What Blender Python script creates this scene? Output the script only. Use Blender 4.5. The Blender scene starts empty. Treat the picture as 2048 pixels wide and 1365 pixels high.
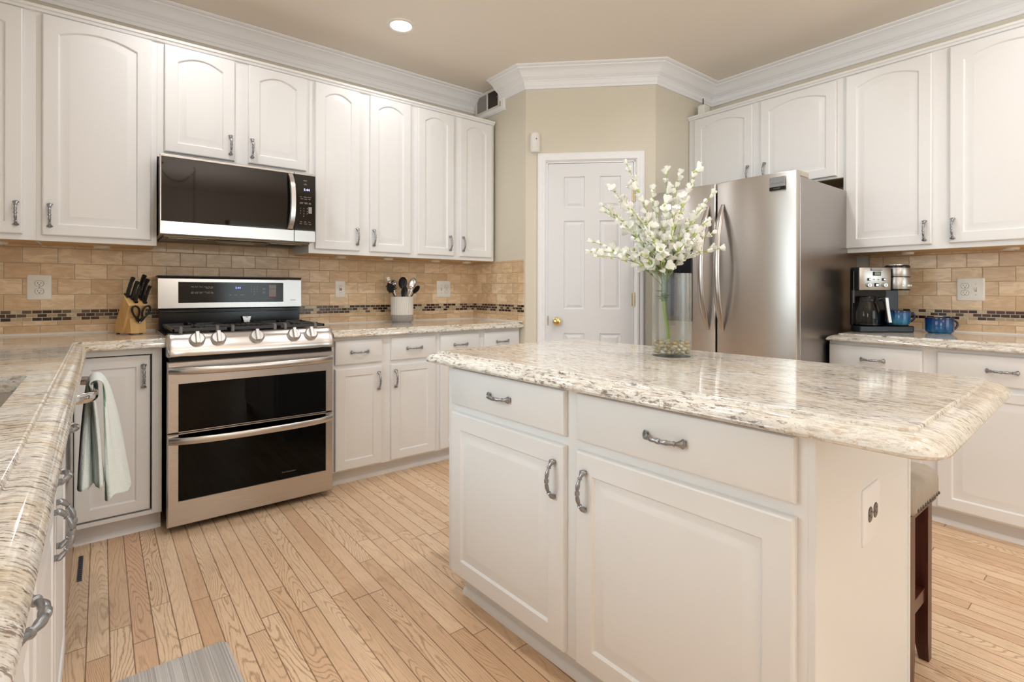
import bpy, math, random
from mathutils import Matrix, Vector, geometry
from math import sin, cos, pi, radians

C = bpy.context.scene.collection
S = bpy.context.scene
rnd = random.Random(7)

# ---------------------------------------------------------------- camera
CAM = (-0.243, -3.572, 1.139)
YAW, FOC, X0, HZ, ROLL = 0.678, 1032.0, 1033.0, 582.2, 0.002
cd = bpy.data.cameras.new('camera')
cam = bpy.data.objects.new('camera', cd)
C.objects.link(cam)
cd.sensor_width = 36
cd.sensor_fit = 'HORIZONTAL'
cd.lens = FOC / 2048 * 36
cd.shift_x = (1024 - X0) / 2048
cd.shift_y = (HZ - 682.5) / 2048
cd.clip_start = 0.02
cam.matrix_world = Matrix.Translation(CAM) @ Matrix.Rotation(-YAW, 4, 'Z') @ Matrix.Rotation(pi/2, 4, 'X') @ Matrix.Rotation(ROLL, 4, 'Z')
S.camera = cam

# ---------------------------------------------------------------- world, exposure
w = bpy.data.worlds.new('world')
S.world = w
w.use_nodes = True
bg = w.node_tree.nodes['Background']
bg.inputs[0].default_value = (0.75, 0.88, 1.0, 1)
bg.inputs[1].default_value = 1.0
S.view_settings.view_transform = 'Standard'
S.view_settings.look = 'None'
S.view_settings.gamma = 1
S.view_settings.use_curve_mapping = False
S.view_settings.exposure = 0.27
S.cycles.max_bounces = 10
S.cycles.diffuse_bounces = 6
S.cycles.glossy_bounces = 5
S.cycles.transmission_bounces = 8
S.cycles.transparent_max_bounces = 12
S.cycles.caustics_reflective = False
S.cycles.caustics_refractive = False
S.cycles.sample_clamp_indirect = 4.0

WARM = (0.98, 0.985, 1.0)
DAY = (0.85, 0.945, 1.0)
CEIL = 2.743
def area(name, loc, rot, sx, sy, power, col, disc=False):
    l = bpy.data.lights.new(name, 'AREA')
    l.energy = power
    l.color = col
    if disc:
        l.shape = 'DISK'; l.size = sx
    else:
        l.shape = 'RECTANGLE'; l.size = sx; l.size_y = sy
    o = bpy.data.objects.new(name, l)
    o.location = loc
    o.rotation_euler = rot
    C.objects.link(o)
    return o
# daylight standing in the three window openings (sink wall, wall behind the camera, wall to its right)
area('daylight_sink_window', (-1.06, -2.0, 1.62), (0, -pi/2, 0), 1.0, 1.3, 24, DAY)
area('daylight_patio_door', (2.35, -7.06, 1.45), (pi/2, 0, 0), 2.0, 1.7, 34, DAY)
area('daylight_side_window', (-3.06, -5.4, 1.5), (0, -pi/2, 0), 1.2, 1.8, 48, DAY)
# recessed downlights: only the first is inside the frame
DOWN = [(1.168, -0.702), (0.10, -0.75), (0.35, -2.15), (1.25, -2.15), (2.30, -2.15), (0.35, -3.6), (1.5, -3.6), (2.7, -3.5)]
POW = [2.7, 3.6, 4.4, 4.2, 4.2, 3.8, 3.4, 3.2]
for (lx, ly), p_ in zip(DOWN, POW):
    a_ = area('downlight', (lx, ly, CEIL-0.006), (0, 0, 0), 0.13, 0.13, p_, WARM, True)
    a_.data.spread = radians(150)

# unseen lit bowl added to the mirrored pendant to brighten the ceiling
pl_ = bpy.data.lights.new('pendant_lamp', 'POINT'); pl_.energy = 92; pl_.color = (1.0, 0.98, 0.95); pl_.shadow_soft_size = 0.07
po_ = bpy.data.objects.new('pendant_lamp', pl_); po_.location = (.70, -5.20, CEIL-.93); C.objects.link(po_)

# ---------------------------------------------------------------- materials
MATS = {}
def nt(name):
    m = bpy.data.materials.new(name)
    m.use_nodes = True
    n = m.node_tree
    b = n.nodes['Principled BSDF']
    MATS[name] = m
    return m, n, b
def simple(name, col, rough=0.5, metal=0.0, spec=None, coat=0, emit=None, es=0, noise=0.0, nscale=40, bump=0.0):
    m, n, b = nt(name)
    b.inputs['Base Color'].default_value = (*col, 1)
    b.inputs['Roughness'].default_value = rough
    b.inputs['Metallic'].default_value = metal
    if spec is not None: b.inputs['Specular IOR Level'].default_value = spec
    if coat: b.inputs['Coat Weight'].default_value = coat
    if emit:
        b.inputs['Emission Color'].default_value = (*emit, 1)
        b.inputs['Emission Strength'].default_value = es
    if noise or bump:
        tc = n.nodes.new('ShaderNodeTexCoord')
        nz = n.nodes.new('ShaderNodeTexNoise')
        nz.inputs['Scale'].default_value = nscale
        nz.inputs['Detail'].default_value = 4
        n.links.new(tc.outputs['Object'], nz.inputs['Vector'])
        if noise:
            mx = n.nodes.new('ShaderNodeMix'); mx.data_type = 'RGBA'
            mx.inputs['A'].default_value = (*[c*(1-noise) for c in col], 1)
            mx.inputs['B'].default_value = (*[min(1, c*(1+noise)) for c in col], 1)
            n.links.new(nz.outputs['Fac'], mx.inputs['Factor'])
            n.links.new(mx.outputs['Result'], b.inputs['Base Color'])
        if bump:
            bp = n.nodes.new('ShaderNodeBump')
            bp.inputs['Strength'].default_value = bump
            bp.inputs['Distance'].default_value = 0.002
            n.links.new(nz.outputs['Fac'], bp.inputs['Height'])
            n.links.new(bp.outputs['Normal'], b.inputs['Normal'])
    return m

class N:
    """tiny node-graph helper"""
    def __init__(s, tree): s.t = tree
    def node(s, typ, **k):
        x = s.t.nodes.new(typ)
        for a, v in k.items(): setattr(x, a, v)
        return x
    def set(s, sock, v):
        if isinstance(v, bpy.types.NodeSocket): s.t.links.new(v, sock)
        else: sock.default_value = v
    def math(s, op, a, b=0.0, c=0.0):
        x = s.node('ShaderNodeMath', operation=op)
        s.set(x.inputs[0], a); s.set(x.inputs[1], b); s.set(x.inputs[2], c)
        return x.outputs[0]
    def xyz(s, x, y, z):
        k = s.node('ShaderNodeCombineXYZ')
        s.set(k.inputs[0], x); s.set(k.inputs[1], y); s.set(k.inputs[2], z)
        return k.outputs[0]
    def sep(s, v):
        k = s.node('ShaderNodeSeparateXYZ'); s.set(k.inputs[0], v)
        return k.outputs
    def noise(s, vec, scale=1, detail=3, rough=0.5, dist=0.0):
        k = s.node('ShaderNodeTexNoise')
        s.set(k.inputs['Vector'], vec)
        k.inputs['Scale'].default_value = scale; k.inputs['Detail'].default_value = detail
        k.inputs['Roughness'].default_value = rough; k.inputs['Distortion'].default_value = dist
        return k.outputs['Fac']
    def white(s, vec):
        k = s.node('ShaderNodeTexWhiteNoise', noise_dimensions='3D'); s.set(k.inputs['Vector'], vec)
        return k.outputs['Value'], k.outputs['Color']
    def mix(s, f, a, b, blend='MIX'):
        k = s.node('ShaderNodeMix', data_type='RGBA', blend_type=blend)
        s.set(k.inputs['Factor'], f)
        s.set(k.inputs['A'], a if isinstance(a, bpy.types.NodeSocket) else (*a, 1))
        s.set(k.inputs['B'], b if isinstance(b, bpy.types.NodeSocket) else (*b, 1))
        return k.outputs['Result']
    def ramp(s, f, stops, const=False):
        k = s.node('ShaderNodeValToRGB')
        if const: k.color_ramp.interpolation = 'CONSTANT'
        e = k.color_ramp.elements
        while len(e) < len(stops): e.new(0.5)
        for el, (p, c) in zip(e, stops):
            el.position = p; el.color = (*c, 1) if len(c) == 3 else c
        s.set(k.inputs[0], f)
        return k.outputs[0]
    def step(s, f, lo, hi):
        k = s.node('ShaderNodeMapRange', interpolation_type='SMOOTHSTEP')
        s.set(k.inputs[0], f); k.inputs[1].default_value = lo; k.inputs[2].default_value = hi
        return k.outputs[0]
    def coord(s, kind='Object'):
        return s.node('ShaderNodeTexCoord').outputs[kind]
    def bump(s, h, strength, dist=0.002):
        k = s.node('ShaderNodeBump'); k.inputs['Strength'].default_value = strength; k.inputs['Distance'].default_value = dist
        s.set(k.inputs['Height'], h)
        return k.outputs[0]

simple('cabinet_paint', (0.80, 0.797, 0.80), 0.33, noise=0.012, nscale=6)
simple('trim_paint', (0.87, 0.865, 0.88), 0.35)
simple('door_paint', (0.76, 0.765, 0.785), 0.38)
simple('wall_paint', (0.67, 0.615, 0.515), 0.7, noise=0.015, nscale=3, bump=0.02)
simple('ceiling_paint', (0.82, 0.75, 0.665), 0.8, noise=0.015, nscale=2)
simple('plain_wall', (0.75, 0.70, 0.60), 0.8)
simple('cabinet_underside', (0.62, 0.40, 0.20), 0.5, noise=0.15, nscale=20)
simple('dark_gap', (0.012, 0.010, 0.009), 0.8)
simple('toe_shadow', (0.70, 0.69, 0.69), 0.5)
simple('black_enamel', (0.010, 0.010, 0.012), 0.14, spec=0.35)
simple('black_plastic', (0.008, 0.008, 0.010), 0.22, spec=0.3)
simple('coffee_steel', (0.46, 0.43, 0.40), 0.33, 1.0)
simple('black_rubber', (0.012, 0.012, 0.013), 0.55)
simple('cast_iron', (0.035, 0.033, 0.034), 0.45, bump=0.2, nscale=300)
simple('grate_worn', (0.16, 0.15, 0.15), 0.5)
simple('black_glass', (0.006, 0.005, 0.005), 0.03, spec=0.28)
simple('microwave_glass', (0.008, 0.005, 0.004), 0.03, spec=0.42)
simple('display_glass', (0.020, 0.016, 0.014), 0.10, spec=0.3)
simple('pewter', (0.34, 0.345, 0.36), 0.32, 0.9, noise=0.35, nscale=120)
simple('chrome', (0.72, 0.71, 0.70), 0.12, 1.0)
simple('brass', (0.80, 0.58, 0.24), 0.15, 1.0)
simple('hinge_brass', (0.55, 0.47, 0.32), 0.35, 0.9)
simple('white_plastic', (0.83, 0.81, 0.77), 0.3)
simple('plate_plastic', (0.80, 0.77, 0.72), 0.3)
simple('grey_receptacle', (0.13, 0.115, 0.105), 0.35)
simple('slot_dark', (0.02, 0.018, 0.016), 0.6)
simple('red_plastic', (0.55, 0.03, 0.03), 0.4)
simple('knob_metal', (0.62, 0.60, 0.58), 0.32, 0.7)
simple('lettering_pale', (0.62, 0.60, 0.58), 0.5)
simple('lettering_dark', (0.22, 0.21, 0.21), 0.4, 0.6)
simple('led_blue', (0.02, 0.02, 0.1), 0.4, emit=(0.22, 0.30, 1.0), es=2.4)
simple('led_white', (0.1, 0.1, 0.2), 0.4, emit=(0.50, 0.50, 1.0), es=2.4)
simple('button_grey', (0.30, 0.27, 0.27), 0.5)
simple('lamp_lens', (1, 1, 1), 0.5, emit=(1.0, 0.93, 0.86), es=9)
simple('lamp_trim', (0.80, 0.76, 0.70), 0.5)
simple('puck_white', (0.75, 0.70, 0.62), 0.4)
simple('crock_white', (0.74, 0.70, 0.65), 0.5, noise=0.03, nscale=60)
simple('crock_grey', (0.36, 0.33, 0.30), 0.6, noise=0.05, nscale=60)
simple('steel_plain', (0.62, 0.60, 0.58), 0.22, 1.0)
simple('knife_black', (0.008, 0.008, 0.010), 0.3)
simple('nail_bronze', (0.12, 0.10, 0.08), 0.35, 0.9)
simple('petal_white', (0.90, 0.90, 0.86), 0.6)
simple('petal_tip', (0.45, 0.55, 0.16), 0.6)
simple('stem_green', (0.28, 0.42, 0.05), 0.5)
simple('leaf_green', (0.10, 0.17, 0.05), 0.5)
simple('twig_green', (0.30, 0.33, 0.13), 0.6)
simple('lcd_green', (0.17, 0.19, 0.10), 0.3)
simple('vent_white', (0.74, 0.70, 0.65), 0.4)
simple('vent_dark', (0.10, 0.085, 0.07), 0.7)
simple('vent_damper', (0.42, 0.41, 0.40), 0.6)
simple('register_metal', (0.10, 0.11, 0.16), 0.4, 0.5)
simple('screen_grey', (0.55, 0.50, 0.42), 0.4, 0.3)
simple('hood_underside', (0.14, 0.095, 0.05), 0.35, 0.5)
simple('sink_steel', (0.42, 0.40, 0.39), 0.30, 1.0)
simple('caulk', (0.80, 0.76, 0.70), 0.5)

ANIS = 0.25
def brushed(name, col, rough, vertical, streak=0.08):
    m, n, b = nt(name)
    g = N(n)
    co = g.sep(g.coord())
    sc = (240, 240, 2.0) if vertical else (2.0, 2.0, 500)
    v = g.xyz(g.math('MULTIPLY', co[0], sc[0]), g.math('MULTIPLY', co[1], sc[1]), g.math('MULTIPLY', co[2], sc[2]))
    f = g.noise(v, 1, 3)
    n.links.new(g.mix(f, [c*(1-streak) for c in col], [min(1, c*(1+streak)) for c in col]), b.inputs['Base Color'])
    b.inputs['Metallic'].default_value = 1.0
    n.links.new(g.math('MULTIPLY_ADD', f, 0.04, rough-0.02), b.inputs['Roughness'])
    return m
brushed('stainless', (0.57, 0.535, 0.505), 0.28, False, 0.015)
x_ = brushed('stainless_door', (0.60, 0.575, 0.55), 0.34, False, 0.03).node_tree.nodes
x_['Principled BSDF'].inputs['Anisotropic'].default_value = 0.85
x_['Principled BSDF'].inputs['Anisotropic Rotation'].default_value = ANIS
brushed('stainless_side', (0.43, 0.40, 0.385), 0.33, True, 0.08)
brushed('handle_steel', (0.52, 0.49, 0.47), 0.26, True, 0.03)
brushed('sheen_steel', (0.58, 0.545, 0.52), 0.24, False, 0.02)
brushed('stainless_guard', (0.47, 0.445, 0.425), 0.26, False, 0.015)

def granite(name, along, wobble=0.05, warm=0.0):
    m, n, b = nt(name)
    g = N(n)
    co = g.sep(g.coord())
    a, c = (0, 1) if along == 'x' else (1, 0)
    wob = g.math('MULTIPLY', g.noise(g.coord(), 3.0, 3), wobble)
    A, B, Z = co[a], g.math('ADD', co[c], wob), co[2]
    def stretched(sa, sb, sz, off): return g.xyz(g.math('MULTIPLY_ADD', A, sa, off), g.math('MULTIPLY', B, sb), g.math('MULTIPLY', Z, sz))
    big = g.noise(stretched(2.2, 9, 9, 3), 1, 4, 0.6)
    col = g.ramp(big, [(0.32, (0.68, 0.64, 0.58)), (0.47, (0.76, 0.73, 0.67)), (0.58, (0.71-.02*warm, 0.66-.05*warm, 0.575-.10*warm)), (0.70, (0.62, 0.55-.04*warm, 0.45-.08*warm))])
    cold = g.noise(stretched(2.6, 16, 12, 17), 1, 4, 0.6)
    col = g.mix(g.math('MULTIPLY', g.step(cold, 0.54, 0.68), 0.55), col, (0.52, 0.51, 0.49))
    hair = g.noise(stretched(13, 120, 60, 11), 1, 5, 0.66)
    col = g.mix(g.math('MULTIPLY', g.step(hair, 0.50, 0.66), 0.66), col, (0.40, 0.335, 0.27))
    pale = g.noise(stretched(16, 110, 50, 29), 1, 4, 0.6)
    col = g.mix(g.math('MULTIPLY', g.step(pale, 0.52, 0.70), 0.75), col, (0.83, 0.82, 0.78))
    zone = g.step(g.noise(stretched(3.0, 9, 9, 71), 1, 2), 0.42, 0.62)
    dark = g.noise(stretched(20, 95, 60, 47), 1, 5, 0.70)
    col = g.mix(g.math('MULTIPLY', g.math('MULTIPLY', g.step(dark, 0.56, 0.63), zone), 0.90), col, (0.085, 0.070, 0.068))
    # crystals that show as blotches where the slab is cut through
    zone2 = g.math('MULTIPLY_ADD', g.step(g.noise(stretched(7, 9, 12, 33), 1, 2), 0.40, 0.60), 0.65, 0.25)
    blot = g.noise(stretched(46, 165, 64, 5), 1, 5, 0.70)
    col = g.mix(g.math('MULTIPLY', g.step(blot, 0.52, 0.60), g.math('MULTIPLY', zone2, 0.95)), col, (0.155, 0.105, 0.082))
    blot2 = g.noise(stretched(38, 130, 52, 63), 1, 4, 0.66)
    col = g.mix(g.math('MULTIPLY', g.step(blot2, 0.54, 0.64), g.math('MULTIPLY_ADD', zone2, -0.5, 0.75)), col, (0.50, 0.37, 0.26))
    grain = g.noise(g.coord(), 230, 3, 0.65)
    col = g.mix(g.math('MULTIPLY', g.step(grain, 0.57, 0.70), 0.45), col, (0.30, 0.24, 0.19))
    red = g.noise(stretched(9, 36, 30, 90), 1, 4, 0.6)
    col = g.mix(g.math('MULTIPLY', g.step(red, 0.64, 0.74), 0.45), col, (0.42, 0.22, 0.15))
    n.links.new(col, b.inputs['Base Color'])
    b.inputs['Roughness'].default_value = 0.07
    b.inputs['Specular IOR Level'].default_value = 0.5
    return m
granite('granite_island', 'y', 0.05)
granite('granite_left', 'x', 0.10, 1.0)
granite('granite_right', 'y', 0.05, .5)

def oak():
    m, n, b = nt('oak_strip')
    g = N(n)
    co = g.sep(g.coord())
    BW = 0.0585
    bx = g.math('DIVIDE', g.math('ADD', co[0], 0.219+BW*20), BW)
    row = g.math('FLOOR', bx)
    fx = g.math('FRACT', bx)
    r1, _ = g.white(g.xyz(row, 3.1, 7.7))
    ln = g.math('MULTIPLY_ADD', r1, 0.5, 0.75)
    py = g.math('DIVIDE', g.math('MULTIPLY_ADD', r1, 13.0, g.math('ADD', co[1], 20)), ln)
    idx = g.math('FLOOR', py)
    fy = g.math('FRACT', py)
    pv, pc = g.white(g.xyz(row, idx, 1.3))
    pv2, _ = g.white(g.xyz(row, idx, 9.3))
    off = g.math('MULTIPLY', pv, 40)
    base = g.ramp(pv, [(0.0, (0.678, 0.45, 0.282)), (0.3, (0.746, 0.526, 0.342)), (0.6, (0.791, 0.573, 0.384)), (0.85, (0.836, 0.626, 0.426)), (1.0, (0.723, 0.468, 0.306))])
    # cathedral grain: contour lines of a smooth field stretched along each board
    fld = g.noise(g.xyz(g.math('MULTIPLY_ADD', co[0], 8.0, off), g.math('MULTIPLY_ADD', co[1], 0.95, off), off), 1, 1.5, 0.45)
    rip = g.noise(g.xyz(g.math('MULTIPLY', co[0], 75), g.math('MULTIPLY', co[1], 26), off), 1, 3, 0.6)
    dens = g.math('MULTIPLY_ADD', pv2, 34.0, 22.0)
    ring = g.math('FRACT', g.math('MULTIPLY_ADD', rip, 0.75, g.math('MULTIPLY', fld, dens)))
    line = g.math('SUBTRACT', 1.0, g.math('MULTIPLY', g.math('ABSOLUTE', g.math('SUBTRACT', ring, 0.5)), 2.0))
    line = g.step(line, 0.52, 1.0)
    pore = g.noise(g.xyz(g.math('MULTIPLY_ADD', co[0], 420, off), g.math('MULTIPLY', co[1], 16), off), 1, 3, 0.6)
    fine = g.step(pore, 0.46, 0.72)
    stren = g.math('MULTIPLY_ADD', g.math('POWER', pv2, 1.5), 0.75, 0.25)
    stren = g.math('MULTIPLY', stren, g.math('MULTIPLY_ADD', fine, 0.6, 0.6))
    col = g.mix(g.math('MINIMUM', g.math('MULTIPLY', line, stren), 0.85), base, (0.33, 0.185, 0.090))
    col = g.mix(g.math('MULTIPLY', fine, 0.34), col, (0.42, 0.26, 0.15))
    blot = g.noise(g.coord(), 1.7, 4, 0.6)
    col = g.mix(g.math('MULTIPLY', g.step(blot, 0.52, 0.72), 0.30), col, (0.50, 0.33, 0.19))
    # dark joint lines along the boards and at their ends
    gx = g.math('MINIMUM', fx, g.math('SUBTRACT', 1.0, fx))
    seam = g.math('SUBTRACT', 1.0, g.step(gx, 0.010, 0.045))
    gy = g.math('MINIMUM', fy, g.math('SUBTRACT', 1.0, fy))
    seam2 = g.math('SUBTRACT', 1.0, g.step(gy, 0.0006, 0.003))
    sm = g.math('MAXIMUM', seam, seam2)
    col = g.mix(g.math('MULTIPLY', sm, 0.82), col, (0.15, 0.075, 0.035))
    n.links.new(col, b.inputs['Base Color'])
    n.links.new(g.math('MULTIPLY_ADD', fine, 0.10, 0.33), b.inputs['Roughness'])
    n.links.new(g.bump(g.math('SUBTRACT', 1.0, sm), 0.25, 0.001), b.inputs['Normal'])
oak()

def tile(name, axis, sign, x_off):
    """stone subway tile: rows 0.080 high, tiles 0.133 long, mapped on object coords"""
    m, n, b = nt(name)
    g = N(n)
    co = g.sep(g.coord())
    u = g.math('MULTIPLY_ADD', co[axis], sign, x_off)
    TH, TW = 0.0797, 0.133
    rv = g.math('DIVIDE', g.math('SUBTRACT', co[2], 1.0365-TH*5), TH)
    row = g.math('FLOOR', rv); fv = g.math('FRACT', rv)
    odd = g.math('MODULO', row, 2.0)
    uu = g.math('MULTIPLY_ADD', odd, 0.5, g.math('DIVIDE', g.math('ADD', u, TW*60), TW))
    cid = g.math('FLOOR', uu); fu = g.math('FRACT', uu)
    pv, _ = g.white(g.xyz(row, cid, 2.0))
    off = g.math('MULTIPLY', pv, 30)
    vein = g.noise(g.xyz(g.math('MULTIPLY_ADD', u, 9, off), off, g.math('MULTIPLY', co[2], 26)), 1, 6, 0.62, 1.2)
    base = g.ramp(pv, [(0.0, (0.661, 0.466, 0.289)), (0.35, (0.743, 0.549, 0.354)), (0.7, (0.802, 0.608, 0.407)), (1.0, (0.861, 0.678, 0.472))])
    col = g.mix(g.step(vein, 0.40, 0.62), g.mix(0.42, base, (0.47, 0.30, 0.165)), base)
    col = g.mix(g.math('MULTIPLY', g.step(vein, 0.56, 0.72), 0.45), col, (0.80, 0.67, 0.50))
    mu = g.math('MULTIPLY', g.math('MINIMUM', fu, g.math('SUBTRACT', 1.0, fu)), TW)
    mv = g.math('MULTIPLY', g.math('MINIMUM', fv, g.math('SUBTRACT', 1.0, fv)), TH)
    d = g.math('MINIMUM', mu, mv)
    gr = g.math('SUBTRACT', 1.0, g.step(d, 0.0008, 0.0018))
    col = g.mix(gr, col, (0.36, 0.285, 0.19))
    n.links.new(col, b.inputs['Base Color'])
    n.links.new(g.math('MULTIPLY_ADD', gr, 0.4, 0.24), b.inputs['Roughness'])
    b.inputs['Specular IOR Level'].default_value = 0.32
    n.links.new(g.bump(g.math('ADD', g.step(d, 0.0008, 0.004), g.math('MULTIPLY', vein, 0.25)), 0.35, 0.0015), b.inputs['Normal'])
def mosaic(name, axis, sign, z0):
    m, n, b = nt(name)
    g = N(n)
    co = g.sep(g.coord())
    u = g.math('MULTIPLY', co[axis], sign)
    TH, TW = 0.0183, 0.038
    rv = g.math('DIVIDE', g.math('SUBTRACT', co[2], z0-TH*6), TH)
    row = g.math('FLOOR', rv); fv = g.math('FRACT', rv)
    uu = g.math('ADD', g.math('MULTIPLY', g.math('MODULO', row, 2.0), 0.5), g.math('DIVIDE', g.math('ADD', u, 8), TW))
    cid = g.math('FLOOR', uu); fu = g.math('FRACT', uu)
    pv, _ = g.white(g.xyz(row, cid, 5.0))
    col = g.ramp(pv, [(0.0, (0.030, 0.012, 0.008)), (0.22, (0.075, 0.028, 0.016)), (0.40, (0.045, 0.028, 0.016)), (0.54, (0.115, 0.075, 0.045)), (0.66, (0.46, 0.34, 0.22)), (0.80, (0.55, 0.43, 0.29)), (0.90, (0.60, 0.52, 0.36))], True)
    shim = g.noise(g.xyz(g.math('MULTIPLY', u, 90), pv, g.math('MULTIPLY', co[2], 160)), 1, 3, 0.6, 1.0)
    pale = g.math('GREATER_THAN', pv, 0.66)
    col = g.mix(g.math('MULTIPLY', g.math('MULTIPLY', pale, g.step(shim, 0.42, 0.62)), 0.7), col, (0.36, 0.28, 0.13))
    mu = g.math('MULTIPLY', g.math('MINIMUM', fu, g.math('SUBTRACT', 1.0, fu)), TW)
    mv = g.math('MULTIPLY', g.math('MINIMUM', fv, g.math('SUBTRACT', 1.0, fv)), TH)
    d = g.math('MINIMUM', mu, mv)
    gr = g.math('SUBTRACT', 1.0, g.step(d, 0.0009, 0.0017))
    col = g.mix(gr, col, (0.56, 0.47, 0.37))
    n.links.new(col, b.inputs['Base Color'])
    n.links.new(g.math('MULTIPLY_ADD', gr, 0.5, 0.16), b.inputs['Roughness'])
    n.links.new(g.bump(g.step(d, 0.0008, 0.003), 0.4, 0.0015), b.inputs['Normal'])
tile('tile_x', 0, 1, 0.417); tile('tile_y', 1, -1, 0.0); tile('tile_right', 1, 1, 2.90)
mosaic('mosaic_x', 0, 1, 0.981); mosaic('mosaic_y', 1, 1, 0.981)

def clear(name, tint, rough=0.0, mixf=0.88, ior=1.45):
    m, n, b = nt(name)
    g = N(n)
    out = n.nodes['Material Output']
    tr = g.node('ShaderNodeBsdfTransparent'); tr.inputs[0].default_value = (*tint, 1)
    gl = g.node('ShaderNodeBsdfGlossy'); gl.inputs['Roughness'].default_value = rough
    fr = g.node('ShaderNodeFresnel'); fr.inputs['IOR'].default_value = ior
    mx = g.node('ShaderNodeMixShader')
    n.links.new(fr.outputs[0], mx.inputs[0]); n.links.new(tr.outputs[0], mx.inputs[1]); n.links.new(gl.outputs[0], mx.inputs[2])
    n.links.new(mx.outputs[0], out.inputs[0])
clear('window_glass', (0.97, 0.99, 0.98))
clear('oven_glass', (0.10, 0.11, 0.07), 0.02, ior=1.30)
clear('carafe_glass', (0.75, 0.73, 0.68))
def real_glass(name, col):
    m, n, b = nt(name)
    b.inputs['Base Color'].default_value = (*col, 1)
    b.inputs['Roughness'].default_value = 0.0
    b.inputs['IOR'].default_value = 1.45
    b.inputs['Transmission Weight'].default_value = 1.0
    g = N(n)
    out = n.nodes['Material Output']
    # light may pass straight through the thin vase wall
    tr = g.node('ShaderNodeBsdfTransparent'); tr.inputs[0].default_value = (0.965, 0.985, 0.98, 1)
    mx = g.node('ShaderNodeMixShader'); mx.inputs[0].default_value = 0.72
    n.links.new(b.outputs[0], mx.inputs[1]); n.links.new(tr.outputs[0], mx.inputs[2]); n.links.new(mx.outputs[0], out.inputs[0])
real_glass('vase_glass', (0.96, 0.985, 0.98))

def wood(name, c1, c2, rough, scale=(40, 40, 3)):
    m, n, b = nt(name)
    g = N(n)
    co = g.sep(g.coord())
    f = g.noise(g.xyz(*[g.math('MULTIPLY', co[i], scale[i]) for i in range(3)]), 1, 4, 0.6, 0.6)
    n.links.new(g.mix(g.step(f, 0.3, 0.7), c1, c2), b.inputs['Base Color'])
    b.inputs['Roughness'].default_value = rough
wood('block_wood', (0.62, 0.37, 0.14), (0.70, 0.46, 0.20), 0.4)
wood('stool_wood', (0.045, 0.010, 0.006), (0.085, 0.022, 0.012), 0.28)
def linen():
    m, n, b = nt('linen')
    g = N(n)
    f = g.noise(g.coord(), 420, 2)
    f2 = g.noise(g.coord(), 25, 4)
    n.links.new(g.mix(g.math('MULTIPLY_ADD', f2, 0.5, g.math('MULTIPLY', f, 0.5)), (0.32, 0.27, 0.22), (0.48, 0.415, 0.345)), b.inputs['Base Color'])
    b.inputs['Roughness'].default_value = 0.9
    n.links.new(g.bump(f, 0.4, 0.001), b.inputs['Normal'])
linen()
def towel_mat(name, c1, c2):
    m, n, b = nt(name)
    g = N(n)
    f = g.noise(g.coord(), 160, 3, 0.7)
    n.links.new(g.mix(f, c1, c2), b.inputs['Base Color'])
    b.inputs['Roughness'].default_value = 0.95
    n.links.new(g.bump(f, 0.9, 0.003), b.inputs['Normal'])
towel_mat('terry_pale', (0.74, 0.84, 0.80), (0.90, 0.93, 0.92))
towel_mat('terry_mint', (0.20, 0.50, 0.38), (0.42, 0.70, 0.58))
def rug_mat():
    m, n, b = nt('rug_stripe')
    g = N(n)
    co = g.sep(g.coord())
    f = g.noise(g.xyz(g.math('MULTIPLY', co[0], 260), 0.0, 0.0), 1, 2)
    f2 = g.noise(g.xyz(g.math('MULTIPLY', co[0], 35), 0.0, g.math('MULTIPLY', co[1], 2)), 1, 3)
    n.links.new(g.mix(g.step(g.math('MULTIPLY_ADD', f2, 0.35, g.math('MULTIPLY', f, 0.65)), 0.40, 0.60), (0.40, 0.375, 0.35), (0.64, 0.61, 0.58)), b.inputs['Base Color'])
    b.inputs['Roughness'].default_value = 0.85
    n.links.new(g.bump(f, 0.4, 0.002), b.inputs['Normal'])
rug_mat()
def mug_mat(name, hi):
    m, n, b = nt(name)
    g = N(n)
    co = g.sep(g.coord())
    ang = g.math('ARCTAN2', co[1], co[0])
    f = g.noise(g.xyz(g.math('MULTIPLY', ang, 3.5), g.math('MULTIPLY', co[2], 14), 2.0+hi), 1, 5, 0.65)
    t = g.math('MULTIPLY_ADD', co[2], -5.0, g.math('ADD', f, 0.20-0.03*hi))
    n.links.new(g.ramp(t, [(0.0, (0.004, 0.014, 0.075)), (0.34, (0.006, 0.045, 0.16)), (0.56, (0.015, 0.12, 0.25)), (0.76, (0.05, 0.23, 0.32)), (0.92, (0.16, 0.32, 0.35))]), b.inputs['Base Color'])
    b.inputs['Roughness'].default_value = 0.12
mug_mat('glaze_blue', 0.0); mug_mat('glaze_blue_deep', 4.0)
simple('glaze_dark', (0.012, 0.016, 0.045), 0.12)
def pebble_mat(name, c):
    m, n, b = nt(name)
    b.inputs['Base Color'].default_value = (*c, 1)
    b.inputs['Roughness'].default_value = 0.12
    b.inputs['Coat Weight'].default_value = 0.5
for i, c in enumerate([(0.62, 0.40, 0.13), (0.74, 0.60, 0.36), (0.42, 0.32, 0.16), (0.82, 0.74, 0.58), (0.55, 0.47, 0.30)]):
    pebble_mat('pebble_%d' % i, c)

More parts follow.
